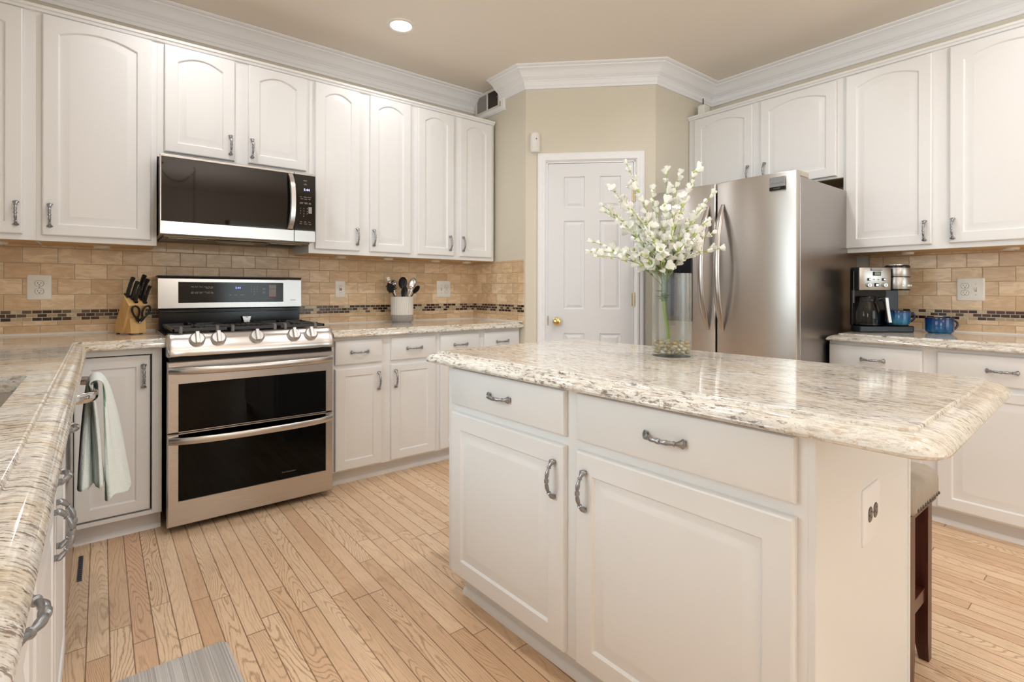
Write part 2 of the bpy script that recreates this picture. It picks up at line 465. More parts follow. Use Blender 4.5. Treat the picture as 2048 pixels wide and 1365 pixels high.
# ---------------------------------------------------------------- mesh building
class MB:
    def __init__(s): s.v = []; s.f = []; s.m = []; s.M = None
    def P(s, p):
        p = Vector(p)
        if s.M is not None: p = s.M @ p
        s.v.append(tuple(p)); return len(s.v)-1
    def face(s, idx, mi=0): s.f.append(tuple(idx)); s.m.append(mi)
    def poly(s, pts, mi=0): s.face([s.P(p) for p in pts], mi); return s
    def box(s, x0, x1, y0, y1, z0, z1, mi=0):
        i = [s.P((x, y, z)) for z in (z0, z1) for y in (y0, y1) for x in (x0, x1)]
        for q in ((0,2,3,1), (4,5,7,6), (0,1,5,4), (2,6,7,3), (0,4,6,2), (1,3,7,5)): s.face([i[k] for k in q], mi)
        return s
    def loops(s, rings, cap0=True, cap1=True, mi=0, closed=True):
        ids = [[s.P(p) for p in r] for r in rings]
        n = len(ids[0])
        for a, b in zip(ids, ids[1:]):
            for k in range(n if closed else n-1):
                k2 = (k+1) % n
                s.face((a[k], a[k2], b[k2], b[k]), mi)
        if cap0: s.face(ids[0][::-1], mi)
        if cap1: s.face(ids[-1], mi)
        return s
    def tube(s, pts, r, n=8, mi=0, caps=True, flat=1.0, up=None):
        pts = [Vector(p) for p in pts]
        rs = r if isinstance(r, (list, tuple)) else [r]*len(pts)
        rings = []; prev = None
        for i, p in enumerate(pts):
            t = (pts[min(i+1, len(pts)-1)] - pts[max(i-1, 0)]).normalized()
            if prev is None:
                u = Vector(up) if up else (Vector((0, 0, 1)) if abs(t.z) < 0.9 else Vector((1, 0, 0)))
            else: u = prev
            u = (u - t*u.dot(t)).normalized(); prev = u
            w_ = t.cross(u)
            rings.append([p + u*(cos(2*pi*k/n)*rs[i]) + w_*(sin(2*pi*k/n)*rs[i]*flat) for k in range(n)])
        return s.loops(rings, caps, caps, mi)
    def lathe(s, prof, n=24, c=(0, 0, 0), mi=0, cap0=True, cap1=True, axis='z'):
        c = Vector(c); rings = []
        for r, z in prof:
            ring = []
            for k in range(n):
                a = 2*pi*k/n
                if axis == 'z': q = Vector((r*cos(a), r*sin(a), z))
                elif axis == 'y': q = Vector((r*cos(a), z, -r*sin(a)))
                else: q = Vector((z, r*cos(a), r*sin(a)))
                ring.append(c+q)
            rings.append(ring)
        return s.loops(rings, cap0, cap1, mi)
    def prism(s, poly, axis, a0, a1, mi=0):
        def mk(p, a):
            if axis == 'z': return (p[0], p[1], a)
            if axis == 'y': return (p[0], a, p[1])
            return (a, p[0], p[1])
        return s.loops([[mk(p, a0) for p in poly], [mk(p, a1) for p in poly]], True, True, mi)
    def build(s, name, mat, parent=None, bevel=0.0, seg=2, smooth=True, angle=38, link=True):
        me = bpy.data.meshes.new(name)
        me.from_pydata(s.v, [], s.f)
        for mm in (mat if isinstance(mat, (list, tuple)) else [mat]): me.materials.append(MATS[mm])
        if max(s.m) > 0: me.polygons.foreach_set('material_index', s.m)
        fix_normals(me)
        if smooth:
            me.shade_smooth(); me.set_sharp_from_angle(angle=radians(angle))
        o = bpy.data.objects.new(name, me)
        C.objects.link(o)
        if parent is not None: o.parent = parent
        if bevel:
            b = o.modifiers.new('bevel', 'BEVEL'); b.width = bevel; b.segments = seg; b.limit_method = 'ANGLE'; b.angle_limit = radians(40)
            b.harden_normals = True
        return o
import bmesh
def fix_normals(me):
    bm = bmesh.new(); bm.from_mesh(me)
    bmesh.ops.recalc_face_normals(bm, faces=bm.faces)
    bm.to_mesh(me); bm.free()

def thing(name, label, cat, loc=(0, 0, 0), rz=0.0, group=None, rot=None):
    o = bpy.data.objects.new(name, None)
    o.empty_display_size = 0.05
    C.objects.link(o)
    o.location = loc
    o.rotation_euler = rot if rot else (0, 0, rz)
    o['label'] = label; o['category'] = cat
    if group: o['group'] = group
    return o
def tag(o, label, cat, group=None, kind=None):
    o['label'] = label; o['category'] = cat
    if group: o['group'] = group
    if kind: o['kind'] = kind
    return o
def struct(o, label=None, cat=None):
    o['kind'] = 'structure'
    if label: o['label'] = label
    if cat: o['category'] = cat
    return o
def again(o, parent, name=None, loc=None, rot=None):
    c = o.copy(); C.objects.link(c)
    c.parent = parent
    if loc is not None: c.location = loc
    if rot is not None: c.rotation_euler = rot
    return c
def text(body, size, parent, loc, rot, mat, name='lettering', align='CENTER', space=1.0, ext=0.0003):
    cu = bpy.data.curves.new(name, 'FONT')
    cu.body = body; cu.size = size; cu.align_x = align; cu.align_y = 'CENTER'
    cu.extrude = ext; cu.space_line = space; cu.resolution_u = 2
    tmp = bpy.data.objects.new('tmp', cu)
    C.objects.link(tmp)
    dg = bpy.context.evaluated_depsgraph_get()
    me = bpy.data.meshes.new_from_object(tmp.evaluated_get(dg))
    C.objects.unlink(tmp); bpy.data.objects.remove(tmp)
    me.materials.clear(); me.materials.append(MATS[mat])
    o = bpy.data.objects.new(name, me)
    C.objects.link(o); o.parent = parent
    o.location = loc; o.rotation_euler = rot
    return o
FRONT = (pi/2, 0, 0)          # lettering on a face that looks towards -y

# ---------------------------------------------------------------- room shell
XL, XW, YS = -0.965, 3.555, -7.0
XR, DX, DY0, DXE, DYE = 2.173, 2.173, -0.676, 2.829, -1.332
WT = 0.12
struct(MB().box(-3.2, XW+WT, YS-0.1, WT, -0.10, 0).build('floor', 'oak_strip', smooth=False))
struct(MB().box(-3.2, XW+WT, YS-0.1, WT, CEIL, CEIL+0.1).build('ceiling', 'ceiling_paint', smooth=False))
struct(MB().box(XL-WT, XR, 0, WT, 0, CEIL).build('wall_back', 'wall_paint', smooth=False))
struct(MB().box(XR, XR+WT, DY0, WT, 0, CEIL).build('wall_pantry_left', 'wall_paint', smooth=False))
# diagonal pantry wall with a door opening (local frame: x along the wall, y into the pantry)
DL = math.hypot(DXE-DX, DYE-DY0)
DROT = math.atan2(DYE-DY0, DXE-DX)
DO0, DO1, DOZ = 0.150, 0.790, 2.078
m = MB()
m.box(0, DO0, 0, WT, 0, CEIL).box(DO1, DL, 0, WT, 0, CEIL).box(DO0, DO1, 0, WT, DOZ, CEIL)
o = struct(m.build('wall_pantry_front', 'wall_paint', smooth=False)); o.location = (DX, DY0, 0); o.rotation_euler = (0, 0, DROT)
struct(MB().box(DXE, XW, DYE, DYE+WT, 0, CEIL).build('wall_pantry_right', 'wall_paint', smooth=False))
struct(MB().box(XW, XW+WT, YS, DYE, 0, CEIL).build('wall_right', 'wall_paint', smooth=False))
# sink wall with its window opening
WY0, WY1, WZ0, WZ1 = -2.62, -1.38, 1.06, 2.18
m = MB().box(XL-WT, XL, -4.3, WY0, 0, CEIL).box(XL-WT, XL, WY1, 0, 0, CEIL).box(XL-WT, XL, WY0, WY1, 0, WZ0).box(XL-WT, XL, WY0, WY1, WZ1, CEIL)
struct(m.build('wall_left', 'wall_paint', smooth=False))
m = MB()
for y0, y1, z0, z1 in ((WY0, WY1, WZ0, WZ0+.05), (WY0, WY1, WZ1-.05, WZ1), (WY0, WY0+.05, WZ0, WZ1), (WY1-.05, WY1, WZ0, WZ1), (-2.02, -1.98, WZ0, WZ1), (WY0, WY1, 1.60, 1.63)):
    m.box(XL-.08, XL-.02, y0, y1, z0, z1)
wf = struct(m.build('window_1', 'trim_paint', smooth=False))
MB().box(XL-.055, XL-.05, WY0+.05, WY1-.05, WZ0+.05, WZ1-.05).build('pane', 'window_glass', wf, smooth=False)
# the breakfast end of the room, behind the camera
struct(MB().box(-3.2, -3.08, YS, -4.3, 0, 0.6).box(-3.2, -3.08, YS, -6.0, 0.6, CEIL).box(-3.2, -3.08, -4.8, -4.3, .6, CEIL).box(-3.2, -3.08, -6.0, -4.8, 2.4, CEIL).build('wall_far_left', 'wall_paint', smooth=False))
struct(MB().box(-3.2, XL-WT, -4.42, -4.3, 0, CEIL).build('wall_divider', 'wall_paint', smooth=False))
m = MB().box(-3.2, 1.35, YS-.1, YS, 0, CEIL).box(3.35, XW+WT, YS-.1, YS, 0, CEIL).box(1.35, 3.35, YS-.1, YS, 2.3, CEIL)
struct(m.build('wall_front', 'wall_paint', smooth=False))
def window(name, x0, x1, z0, z1, y, bars):
    m = MB()
    for a, b, c_, d in ((x0, x1, z0, z0+.07), (x0, x1, z1-.07, z1), (x0, x0+.07, z0, z1), (x1-.07, x1, z0, z1)): m.box(a, b, y-.04, y+.02, c_, d)
    for bx in bars: m.box(bx-.05, bx+.05, y-.04, y+.02, z0, z1)
    f = struct(m.build(name, 'trim_paint', smooth=False))
    MB().box(x0+.07, x1-.07, y-.015, y-.01, z0+.07, z1-.07).build('pane', 'window_glass', f, smooth=False)
window('window_2', 1.35, 3.35, 0.0, 2.3, YS-.03, (2.35,))
m = MB()
for y0, y1, z0, z1 in ((-6.0, -4.8, .6, .67), (-6, -4.8, 2.33, 2.4), (-6, -5.93, .6, 2.4), (-4.87, -4.8, .6, 2.4), (-5.43, -5.37, .6, 2.4)): m.box(-3.17, -3.10, y0, y1, z0, z1)
f = struct(m.build('window_3', 'trim_paint', smooth=False))
MB().box(-3.14, -3.135, -5.93, -4.87, .67, 2.33).build('pane', 'window_glass', f, smooth=False)

# ---- crown moulding swept along a polyline of wall corners (room side to the right of travel)
CROWN = [(0.0, -.135), (.014, -.135), (.016, -.119), (.021, -.114), (.023, -.088), (.029, -.083), (.034, -.075), (.040, -.073), (.048, -.066), (.056, -.062), (.062, -.056), (.070, -.046), (.082, -.034), (.098, -.024), (.112, -.019), (.116, -.013), (.130, -.011), (.140, -.006), (.140, 0.0), (0, 0)]
def sweep(path, prof, name, mat, zref, ends=(None, None)):
    """path: 2D points; offset goes to the LEFT of travel"""
    P = [Vector((*p, 0)) for p in path]
    rings = []
    for i, p in enumerate(P):
        d0 = (P[i]-P[i-1]).normalized() if i else (P[1]-P[0]).normalized()
        d1 = (P[i+1]-P[i]).normalized() if i < len(P)-1 else d0
        n0 = Vector((-d0.y, d0.x, 0)); n1 = Vector((-d1.y, d1.x, 0))
        mt = (n0+n1).normalized(); k = 1/max(0.2, mt.dot(n0))
        rings.append([p + mt*(k*a) + Vector((0, 0, zref+z)) for a, z in prof])
    m = MB(); m.loops(rings, True, True)
    return m.build(name, mat, angle=16)
struct(sweep([(XW, -4.5), (XW, DYE), (DXE, DYE), (DX, DY0), (XR, -0.372)], CROWN, 'trim_1', 'trim_paint', CEIL))
struct(sweep([(XR, 0), (XL, 0), (XL, -4.3)], CROWN, 'trim_2', 'trim_paint', CEIL))
# the lower band steps down around the register
struct(MB().box(XR-.022, XR, -.43, 0, 2.535, 2.563).box(XR-.022, XR, -.43, -.40, 2.563, 2.62).box(XR-.014, XR, -.44, 0, 2.528, 2.537).build('trim_3', 'trim_paint', smooth=False))

# ---- pantry door and casing (local frame of the diagonal wall)
dm = Matrix.Translation((DX, DY0, 0)) @ Matrix.Rotation(DROT, 4, 'Z')
m = MB()
cas = [(0.0, 0.0), (0.060, 0.0), (0.060, -.012), (0.048, -.018), (0.030, -.014), (0.022, -.020), (0.010, -.020), (0.0, -.008)]
def casing(m, x0, x1, zt):
    # mitred three-sided surround; profile: offset outward from opening, depth y
    path = [(x0, 0, -1, 0), (x0, zt, -1, 1), (x1, zt, 1, 1), (x1, 0, 1, 0)]
    rings = []
    for px, pz, sx, sz in path: rings.append([(px + sx*a, y, pz + sz*a) for a, y in cas])
    m.loops(rings, True, True)
casing(m, DO0, DO1, DOZ)
m.box(DO0, DO0+.012, 0, WT, 0, DOZ).box(DO1-.012, DO1, 0, WT, 0, DOZ).box(DO0, DO1, 0, WT, DOZ-.012, DOZ)
o = struct(m.build('trim_4', 'trim_paint', angle=25)); o.matrix_world = dm
def panel_door(w, h, t, panels):
    """door slab whose front (y=0) carries raised panels; panels: (x0,x1,z0,z1)"""
    m = MB()
    outer = [(0, 0), (w, 0), (w, h), (0, h)]
    holes = [[(a, c_), (b, c_), (b, d), (a, d)] for a, b, c_, d in panels]
    pts = [Vector((*p, 0)) for p in outer]; loops_ = [pts] + [[Vector((*p, 0)) for p in hh] for hh in holes]
    flat = [p for l in loops_ for p in l]
    ids = [m.P((p.x, 0, p.y)) for p in flat]
    for tri in geometry.tessellate_polygon(loops_): m.face([ids[k] for k in tri])
    base = 4
    back = [m.P((p[0], t, p[1])) for p in outer]
    m.face(back)
    for k in range(4): m.face((ids[k], ids[(k+1) % 4], back[(k+1) % 4], back[k]))
    for hh in holes:
        cur = ids[base:base+4]; base += 4
        a, b = hh[0], hh[2]
        for ins, dep in ((.004, .009), (.012, .009), (.030, .002)):
            nx = [m.P(q) for q in ((a[0]+ins, dep, a[1]+ins), (b[0]-ins, dep, a[1]+ins), (b[0]-ins, dep, b[1]-ins), (a[0]+ins, dep, b[1]-ins))]
            for k in range(4): m.face((cur[k], cur[(k+1) % 4], nx[(k+1) % 4], nx[k]))
            cur = nx
        m.face(cur)
    return m
DW_ = DO1-DO0-.032
pan = []
for a, b in ((.113, .262), (.370, .519)):
    pan += [(a, b, 1.735, 1.960), (a, b, 1.000, 1.640), (a, b, .19, .825)]
door = struct(panel_door(DW_, 2.055, .035, pan).build('door_1', 'door_paint', smooth=False))
door.matrix_world = dm @ Matrix.Translation((DO0+.016, .004, .008))
MB().lathe([(0.030, 0), (0.030, -.006), (0.012, -.010), (0.011, -.026), (0.019, -.032), (0.028, -.042), (0.0295, -.052), (0.024, -.062), (0.012, -.067), (.002, -.068)], 24, (.064, 0, .911), axis='y').build('door_knob', 'brass', door)
for hz in (1.82, 1.07, 0.25):
    MB().tube([(DW_+.006, -.004, hz-.05), (DW_+.006, -.004, hz+.05)], .007, 8).box(DW_-.012, DW_+.002, -.002, .001, hz-.045, hz+.045).build('hinge', 'hinge_brass', door)
MB().box(-.006, .002, -.004, .004, .88, .95).build('strike_plate', 'hinge_brass', door)

# ---- backsplash tiling
TZ = 1.369
def tiles(name, p0, p1, mat, mos):
    """slab 8 mm proud of the wall: lower course, mosaic band, upper courses; axis aligned box x0..x1,y0..y1"""
    (xa, ya), (xb, yb) = p0, p1
    b = MB().box(xa, xb, ya, yb, .911, .980).box(xa, xb, ya, yb, 1.036, TZ)
    if 'back' in name and mat == 'tile_x': b.box(-.018, .747, ya, yb, TZ, 1.412)
    b = b.build(name, mat, smooth=False)
    MB().box(xa, xb, ya, yb, .980, 1.036).build('mosaic_band', mos, b, smooth=False)
    return struct(b)
tiles('wall_backsplash_back', (XL, -.008), (XR, 0), 'tile_x', 'mosaic_x')
tiles('wall_backsplash_pantry', (XR-.008, -.660), (XR, -.008), 'tile_y', 'mosaic_y')
tiles('wall_backsplash_right', (XW-.008, -3.42), (XW, -2.43), 'tile_right', 'mosaic_y')
struct(MB().box(XL, 0.0, -.020, -.008, .908, .920).box(.775, XR-.008, -.018, -.008, .908, .918).box(XR-.018, XR-.008, -.655, -.018, .908, .918).box(XW-.018, XW-.008, -3.42, -2.43, .908, .918).build('trim_5', 'caulk', smooth=False))

# ---- supply register, alarm sensor, little box on the cabinets
t = thing('air_register', 'white wall air register with louvred grille at the ceiling beside the crown moulding', 'vent', (XR, -.205, 2.566), -pi/2)
m = MB()
for a, b, c_, d in ((-.165, .165, 0, .022), (-.165, .165, .150, .172), (-.165, -.143, .022, .15), (.143, .165, .022, .15), (-.008, .008, .022, .15)): m.box(a, b, -.012, 0, c_, d)
m.build('frame', 'vent_white', t, bevel=.002)
for x0, x1, mt in ((-.143, -.008, 'vent_damper'), (.008, .143, 'vent_dark')):
    m = MB()
    m.box(x0, x1, -.002, 0, .022, .15)
    g_ = m.build('backing', mt, t, smooth=False)
    m = MB()
    for k in range(16):
        xx = x0 + (k+.5)*(x1-x0)/16
        m.box(xx-.0008, xx+.0008, -.008, -.002, .022, .15)
    m.build('louvre', mt, t, smooth=False)
MB().box(.146, .149, -.020, -.012, .08, .088).box(.143, .152, -.022, -.019, .079, .089).build('lever', 'pewter', t)

so = dm @ Matrix.Translation((.070, 0, 2.145))
t = thing('motion_sensor', 'small white alarm motion sensor on the wall above the pantry door corner', 'sensor')
t.matrix_world = so
m = MB()
prof = [(-.035, 0), (-.035, -.022), (-.026, -.040), (0, -.046), (.026, -.040), (.035, -.022), (.035, 0)]
m.loops([[(x*.8, y*.8, .0) for x, y in prof], [(x, y, .012) for x, y in prof], [(x, y, .115) for x, y in prof], [(x*.9, y*.85, .138) for x, y in prof]])
m.build('housing', 'white_plastic', t, angle=50)
MB().box(-.018, .018, -.0475, -.040, .03, .07).build('lens', 'plate_plastic', t, bevel=.004)
MB().lathe([(.004, 0), (.004, -.003)], 12, (.012, -.0445, .092), axis='y').build('indicator', 'slot_dark', t)
MB().tube([(.0, -.002, 0), (.002, -.003, -.03), (.0, -.002, -.05)], .0018, 6).build('cord', 'white_plastic', t)

t = thing('plastic_box', 'small white plastic box lying on top of the cabinet over the fridge', 'box', (3.33, -1.405, 2.475))
MB().box(-.04, .04, -.028, .028, 0, .075).build('case', 'white_plastic', t, bevel=.006)
MB().tube([(-.02, -.006, .075), (-.02, -.006, .125)], .004, 8).build('antenna', 'black_plastic', t)

# ---- recessed ceiling light in view and its fellows
for k, (lx, ly) in enumerate(DOWN):
    lab = 'round white recessed ceiling light glowing above the range wall' if k == 0 else 'recessed ceiling light set in the ceiling outside the picture'
    t = thing('recessed_light', lab, 'ceiling light', (lx, ly, CEIL), group=None if k == 0 else 'recessed lights outside the picture')
    if k == 0:
        a0 = MB().lathe([(.092, -.0005), (.090, -.006), (.075, -.009), (.062, -.003), (.062, -.0005)], 40, cap0=False, cap1=False).build('trim_ring', 'lamp_trim', t)
        b0 = MB().lathe([(.0615, -.001), (.061, -.004), (.001, -.004)], 32, cap0=False, cap1=True).build('lamp_lens', 'lamp_lens', t)
    else:
        again(a0, t); again(b0, t)

# ---- chain-hung pendant over the breakfast end; canopy and chain are mirrored in the microwave door, the lit bowl is added
t = thing('pendant_light', 'chain-hung pendant lamp mirrored in the dark microwave door', 'pendant light', (.70, -5.20, CEIL))
MB().lathe([(.065, -.0005), (.064, -.012), (.045, -.026), (.012, -.030), (.001, -.030)], 24, (-.40, .05, 0)).build('canopy', 'nail_bronze', t)
MB().tube([(0, 0, 0), (0, 0, -.03), (.016, 0, -.045), (.012, 0, -.065), (-.008, 0, -.062)], .004, 8).build('hook', 'nail_bronze', t)
def chain(m, p0, p1, sag, n):
    P_ = []
    for k in range(n+1):
        s_ = k/n
        P_.append(Vector(p0).lerp(Vector(p1), s_) - Vector((0, 0, sag*4*s_*(1-s_))))
    for k in range(n):
        a, b = P_[k], P_[k+1]; c_ = (a+b)/2; d = (b-a); L = d.length*.62; d.normalize()
        sd = d.cross(Vector((0, 1, 0)) if k % 2 else Vector((.3, 1, .3)))
        sd = sd.normalized() if k % 2 else d.cross(sd).normalized()
        m.tube([c_ + d*(L*cos(2*pi*q/10)) + sd*(.009*sin(2*pi*q/10)) for q in range(11)], .0025, 5, caps=False)
m = MB(); chain(m, (-.40, .05, -.03), (0, 0, -.06), .17, 16); chain(m, (0, 0, -.06), (0, 0, -.78), 0, 24)
m.build('chain', 'nail_bronze', t)
m = MB()
for k in range(3): m.tube([(0, 0, -.775), (.19*cos(2.094*k), .19*sin(2.094*k), -.93)], .003, 6)
m.build('hanger', 'nail_bronze', t)
MB().lathe([(.001, -1.07), (.08, -1.06), (.15, -1.02), (.19, -.96), (.20, -.93), (.196, -.93), (.186, -.958), (.146, -1.014), (.078, -1.052), (.001, -1.062)], 36).build('glass_bowl', 'crock_white', t)  # unseen upturned bowl, shaped to send the lamp's light upward

# ---------------------------------------------------------------- cabinet hardware and fronts
def pull_mesh():
    """cast bar pull, 0.112 long along z, standing off towards -y, with fanned feet"""
    m = MB(); rings = []
    L = .056
    prof = [(1.0, .0022, .0022, 0), (.985, .0060, .0034, 0), (.93, .0122, .0056, 0), (.885, .0110, .0062, 0), (.82, .0074, .0060, 0), (.75, .0050, .0050, 0), (.69, .0044, .0044, 0), (.665, .0066, .0066, 0), (.63, .0066, .0066, 0), (.605, .0040, .0040, 0),
            (.50, .0048, .0048, 0), (.36, .0062, .0062, 0), (.22, .0056, .0056, 0), (.11, .0040, .0040, 0), (.085, .0066, .0066, 0), (.0, .0070, .0070, 0)]
    full = [(t, a, b) for t, a, b, _ in prof] + [(-t, a, b) for t, a, b, _ in prof[-2::-1]]
    def path(t): return Vector((0, -.003 - .028*(1-abs(t)**2.4), t*L))
    for t, a, b in full:
        p = path(t); d = (path(min(1, t+.02)) - path(max(-1, t-.02))).normalized()
        nrm = Vector((1, 0, 0)).cross(d).normalized()
        rings.append([p + Vector((1, 0, 0))*(a*cos(2*pi*k/10)) + nrm*(b*sin(2*pi*k/10)) for k in range(10)])
    m.loops(rings)
    for s_ in (-1, 1): m.box(-.006, .006, -.006, 0, s_*.050-.005, s_*.050+.005)
    return m
PULL = pull_mesh().build('handle', 'pewter', None, angle=50)
PULL_USED = [False]
def pull(parent, x, z, horizontal=False, y=-.019):
    if not PULL_USED[0]:
        o = PULL; PULL_USED[0] = True; o.parent = parent
    else:
        o = again(PULL, parent)
    o.location = (x, y, z)
    o.rotation_euler = (0, pi/2, 0) if horizontal else (0, 0, 0)
    return o

def ring_pts(x0, x1, z0, z1, rise, n=18):
    """closed ring in the xz plane: bottom edge then top edge (arched by `rise`), right to left"""
    pts = [(x0, z0), (x1, z0)]
    for k in range(n+1):
        t = 1 - k/n
        x = x0 + (x1-x0)*t
        pts.append((x, z1 - rise*(2*t-1)**2))
    return pts
def raised_door(w, h, arch=0.0, st=.056, rb=.052, rt=.044):
    """front at y=-0.019, back at y=0; origin at lower left corner"""
    m = MB(); T = .019
    def R(x0, x1, z0, z1, rise, y): return [(x, y, z) for x, z in ring_pts(x0, x1, z0, z1, rise)]
    top = h-rt
    rings = [R(0, w, 0, h, 0, -.0005), R(0, w, 0, h, 0, -T+.006), R(.002, w-.002, .002, h-.002, 0, -T+.002), R(.006, w-.006, .006, h-.006, 0, -T),
             R(st, w-st, rb, top, arch, -T), R(st+.003, w-st-.003, rb+.003, top-.003, arch, -T+.0025), R(st+.006, w-st-.006, rb+.006, top-.006, arch, -T+.0075),
             R(st+.012, w-st-.012, rb+.012, top-.012, arch*.97, -T+.0075), R(st+.040, w-st-.040, rb+.040, top-.038, arch*.88, -T+.001), R(st+.044, w-st-.044, rb+.044, top-.042, arch*.86, -T+.001)]
    m.loops(rings)
    return m
def drawer_front(w, h):
    m = MB(); T = .019
    def R(i, y): return [(i, y, i), (w-i, y, i), (w-i, y, h-i), (i, y, h-i)]
    m.loops([R(0, -.0005), R(0, -T+.007), R(.002, -T+.003), R(.009, -T)])
    return m

def cabinet(name, label, loc, rz, w, z0, z1, depth, doors=(), drawers=(), toe=False, trim=False, group=None, under=None, cat='cabinet', body=True, toe_ends=False):
    """loc: floor point under the left end of the face frame; local x to the right, y into the cabinet"""
    t = thing(name, label, cat, (loc[0], loc[1], 0), rz, group)
    if body: MB().box(0, w, 0, depth, z0, z1).build('body', 'cabinet_paint', t, bevel=.0012)
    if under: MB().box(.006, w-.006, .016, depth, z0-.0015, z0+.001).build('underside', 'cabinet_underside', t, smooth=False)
    if toe:
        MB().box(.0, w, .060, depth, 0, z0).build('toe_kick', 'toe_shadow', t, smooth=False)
        MB().prism([(.046, 0), (.060, 0), (.060, .022), (.056, .021), (.050, .016)], 'x', 0, w).build('shoe_moulding', 'trim_paint', t)
    if trim:
        m = MB()
        m.prism([(0, z1-.022), (-.010, z1-.020), (-.014, z1-.010), (-.020, z1-.006), (-.022, z1+.006), (0, z1+.006)], 'x', trim[0], trim[1])
        m.build('top_moulding', 'cabinet_paint', t, angle=25)
    for d in doors:
        x0, x1, a, b, arch, hx, hz = d
        o = raised_door(x1-x0, b-a, arch).build('door', 'cabinet_paint', t, angle=24)
        o.location = (x0, 0, a)
        if hx is not None: pull(o, hx-x0, hz-a)
    for d in drawers:
        x0, x1, a, b = d[:4]
        o = drawer_front(x1-x0, b-a).build('drawer', 'cabinet_paint', t, angle=24)
        o.location = (x0, 0, a)
        if len(d) < 5 or d[4]: pull(o, (x1-x0)/2, (b-a)/2, True)
    return t

UF, BF = -.312, -.610            # face-frame planes of wall and base cabinets
UZ0, UZ1 = 1.369, 2.452
DZ0, DZ1 = 1.395, 2.424
ARC = .036
RR = -pi/2                       # right wall fronts look towards -x
# wall cabinets over the cooker side
def upper(label, x0, x1, doors, z0=UZ0, dz0=DZ0, hz=1.487):
    dd = [(a-x0, b-x0, dz0, DZ1, ARC, hx-x0, hz) for a, b, hx in doors]
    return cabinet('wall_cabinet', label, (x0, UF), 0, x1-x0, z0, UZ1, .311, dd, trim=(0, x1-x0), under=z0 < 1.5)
upper('white wall cabinet at the corner, its arched door cut by the left edge', XL+.002, -.478, [(-.93, -.522, -.543)])
upper('white single-door wall cabinet to the left of the microwave', -.478, -.018, [(-.457, -.043, -.429)])
upper('short white two-door wall cabinet directly above the microwave', -.018, .747, [(.013, .340, .318), (.410, .730, .427)], 1.835, 1.863, 1.948)
upper('white two-door wall cabinet just right of the microwave', .747, 1.456, [(.781, 1.066, 1.045), (1.134, 1.430, 1.157)])
upper('white two-door wall cabinet at the end beside the pantry', 1.456, 2.150, [(1.483, 1.779, 1.743), (1.830, 2.123, 1.856)])
# wall cabinets on the fridge side
RW = XW - .311
def upperR(label, y0, y1, doors, z0=UZ0, dz0=DZ0, hz=1.469):
    dd = [(y0-a, y0-b, dz0, DZ1, ARC, y0-hy, hz) for a, b, hy in doors]
    return cabinet('wall_cabinet', label, (RW, y0), RR, y0-y1, z0, UZ1, .309, dd, trim=(0, y0-y1), under=True)
t = upperR('short white two-door wall cabinet above the refrigerator', -1.335, -2.384, [(-1.388, -1.832, -1.804), (-1.887, -2.350, -1.918)], 1.828, 1.842, 1.95)
upperR('white two-door wall cabinet above the coffee maker', -2.384, -3.36, [(-2.400, -2.812, -2.783), (-2.886, -3.330, -2.902)])

# base cabinets right of the cooker
BZ0, BZ1 = .088, .868
def base(label, x0, x1, cols):
    dd = [(a-x0, b-x0, .098, .686, 0, hx-x0, .598) for a, b, hx in cols]
    dr = [(a-x0, b-x0, .710, .848) for a, b, hx in cols]
    return cabinet('base_cabinet', label, (x0, BF), 0, x1-x0, BZ0, BZ1, .600, dd, dr, toe=True)
base('white base cabinet with two drawers and two doors beside the range', .785, 1.470, [(.800, 1.086, 1.061), (1.145, 1.455, 1.171)])
base('white base cabinet at the pantry end, mostly hidden behind the island', 1.470, 2.171, [(1.491, 1.799, 1.772), (1.844, 2.154, 1.871)])
# base cabinets on the fridge side
RBX = XW - .620
def baseR(label, y0, y1, cols):
    dd = [(y0-a, y0-b, .098, .686, 0, y0-hy, .598) for a, b, hy in cols]
    dr = [(y0-a, y0-b, .710, .848) for a, b, hy in cols]
    return cabinet('base_cabinet', label, (RBX, y0), RR, y0-y1, BZ0, BZ1, .610, dd, dr, toe=True)
baseR('white base cabinet under the coffee maker at the right wall', -2.422, -3.40, [(-2.425, -2.843, -2.81), (-2.901, -3.370, -2.93)])

# sink run (fronts look towards +x)
LF = -.341
def baseL(name, label, y0, y1, doors, drawers, body=True):
    return cabinet(name, label, (LF, y0), pi/2, y1-y0, BZ0, BZ1, .600, doors, drawers, toe=True, body=body)
sk = baseL('sink_cabinet', 'white sink base cabinet with two false drawers and paired door pulls', -2.482, -1.562,
      [(.020, .450, .098, .686, 0, .425, .600), (.470, .900, .098, .686, 0, .495, .600)], [(.020, .450, .710, .848), (.470, .900, .710, .848)], body=False)
MB().box(0, .018, 0, .6, BZ0, BZ1).box(.902, .920, 0, .6, BZ0, BZ1).box(.018, .902, 0, .018, BZ0, BZ1).box(.018, .902, .59, .6, BZ0, BZ1).box(.018, .902, .018, .59, BZ0, .106).build('body', 'cabinet_paint', sk, smooth=False)
baseL('base_cabinet', 'white drawer base cabinet nearest the camera under the left counter', -3.41, -2.486, [(.325, .904, .098, .686, 0, .36, .600), (.02, .29, .098, .686, 0, .26, .600)], [(.325, .904, .710, .848), (.02, .29, .710, .848)])
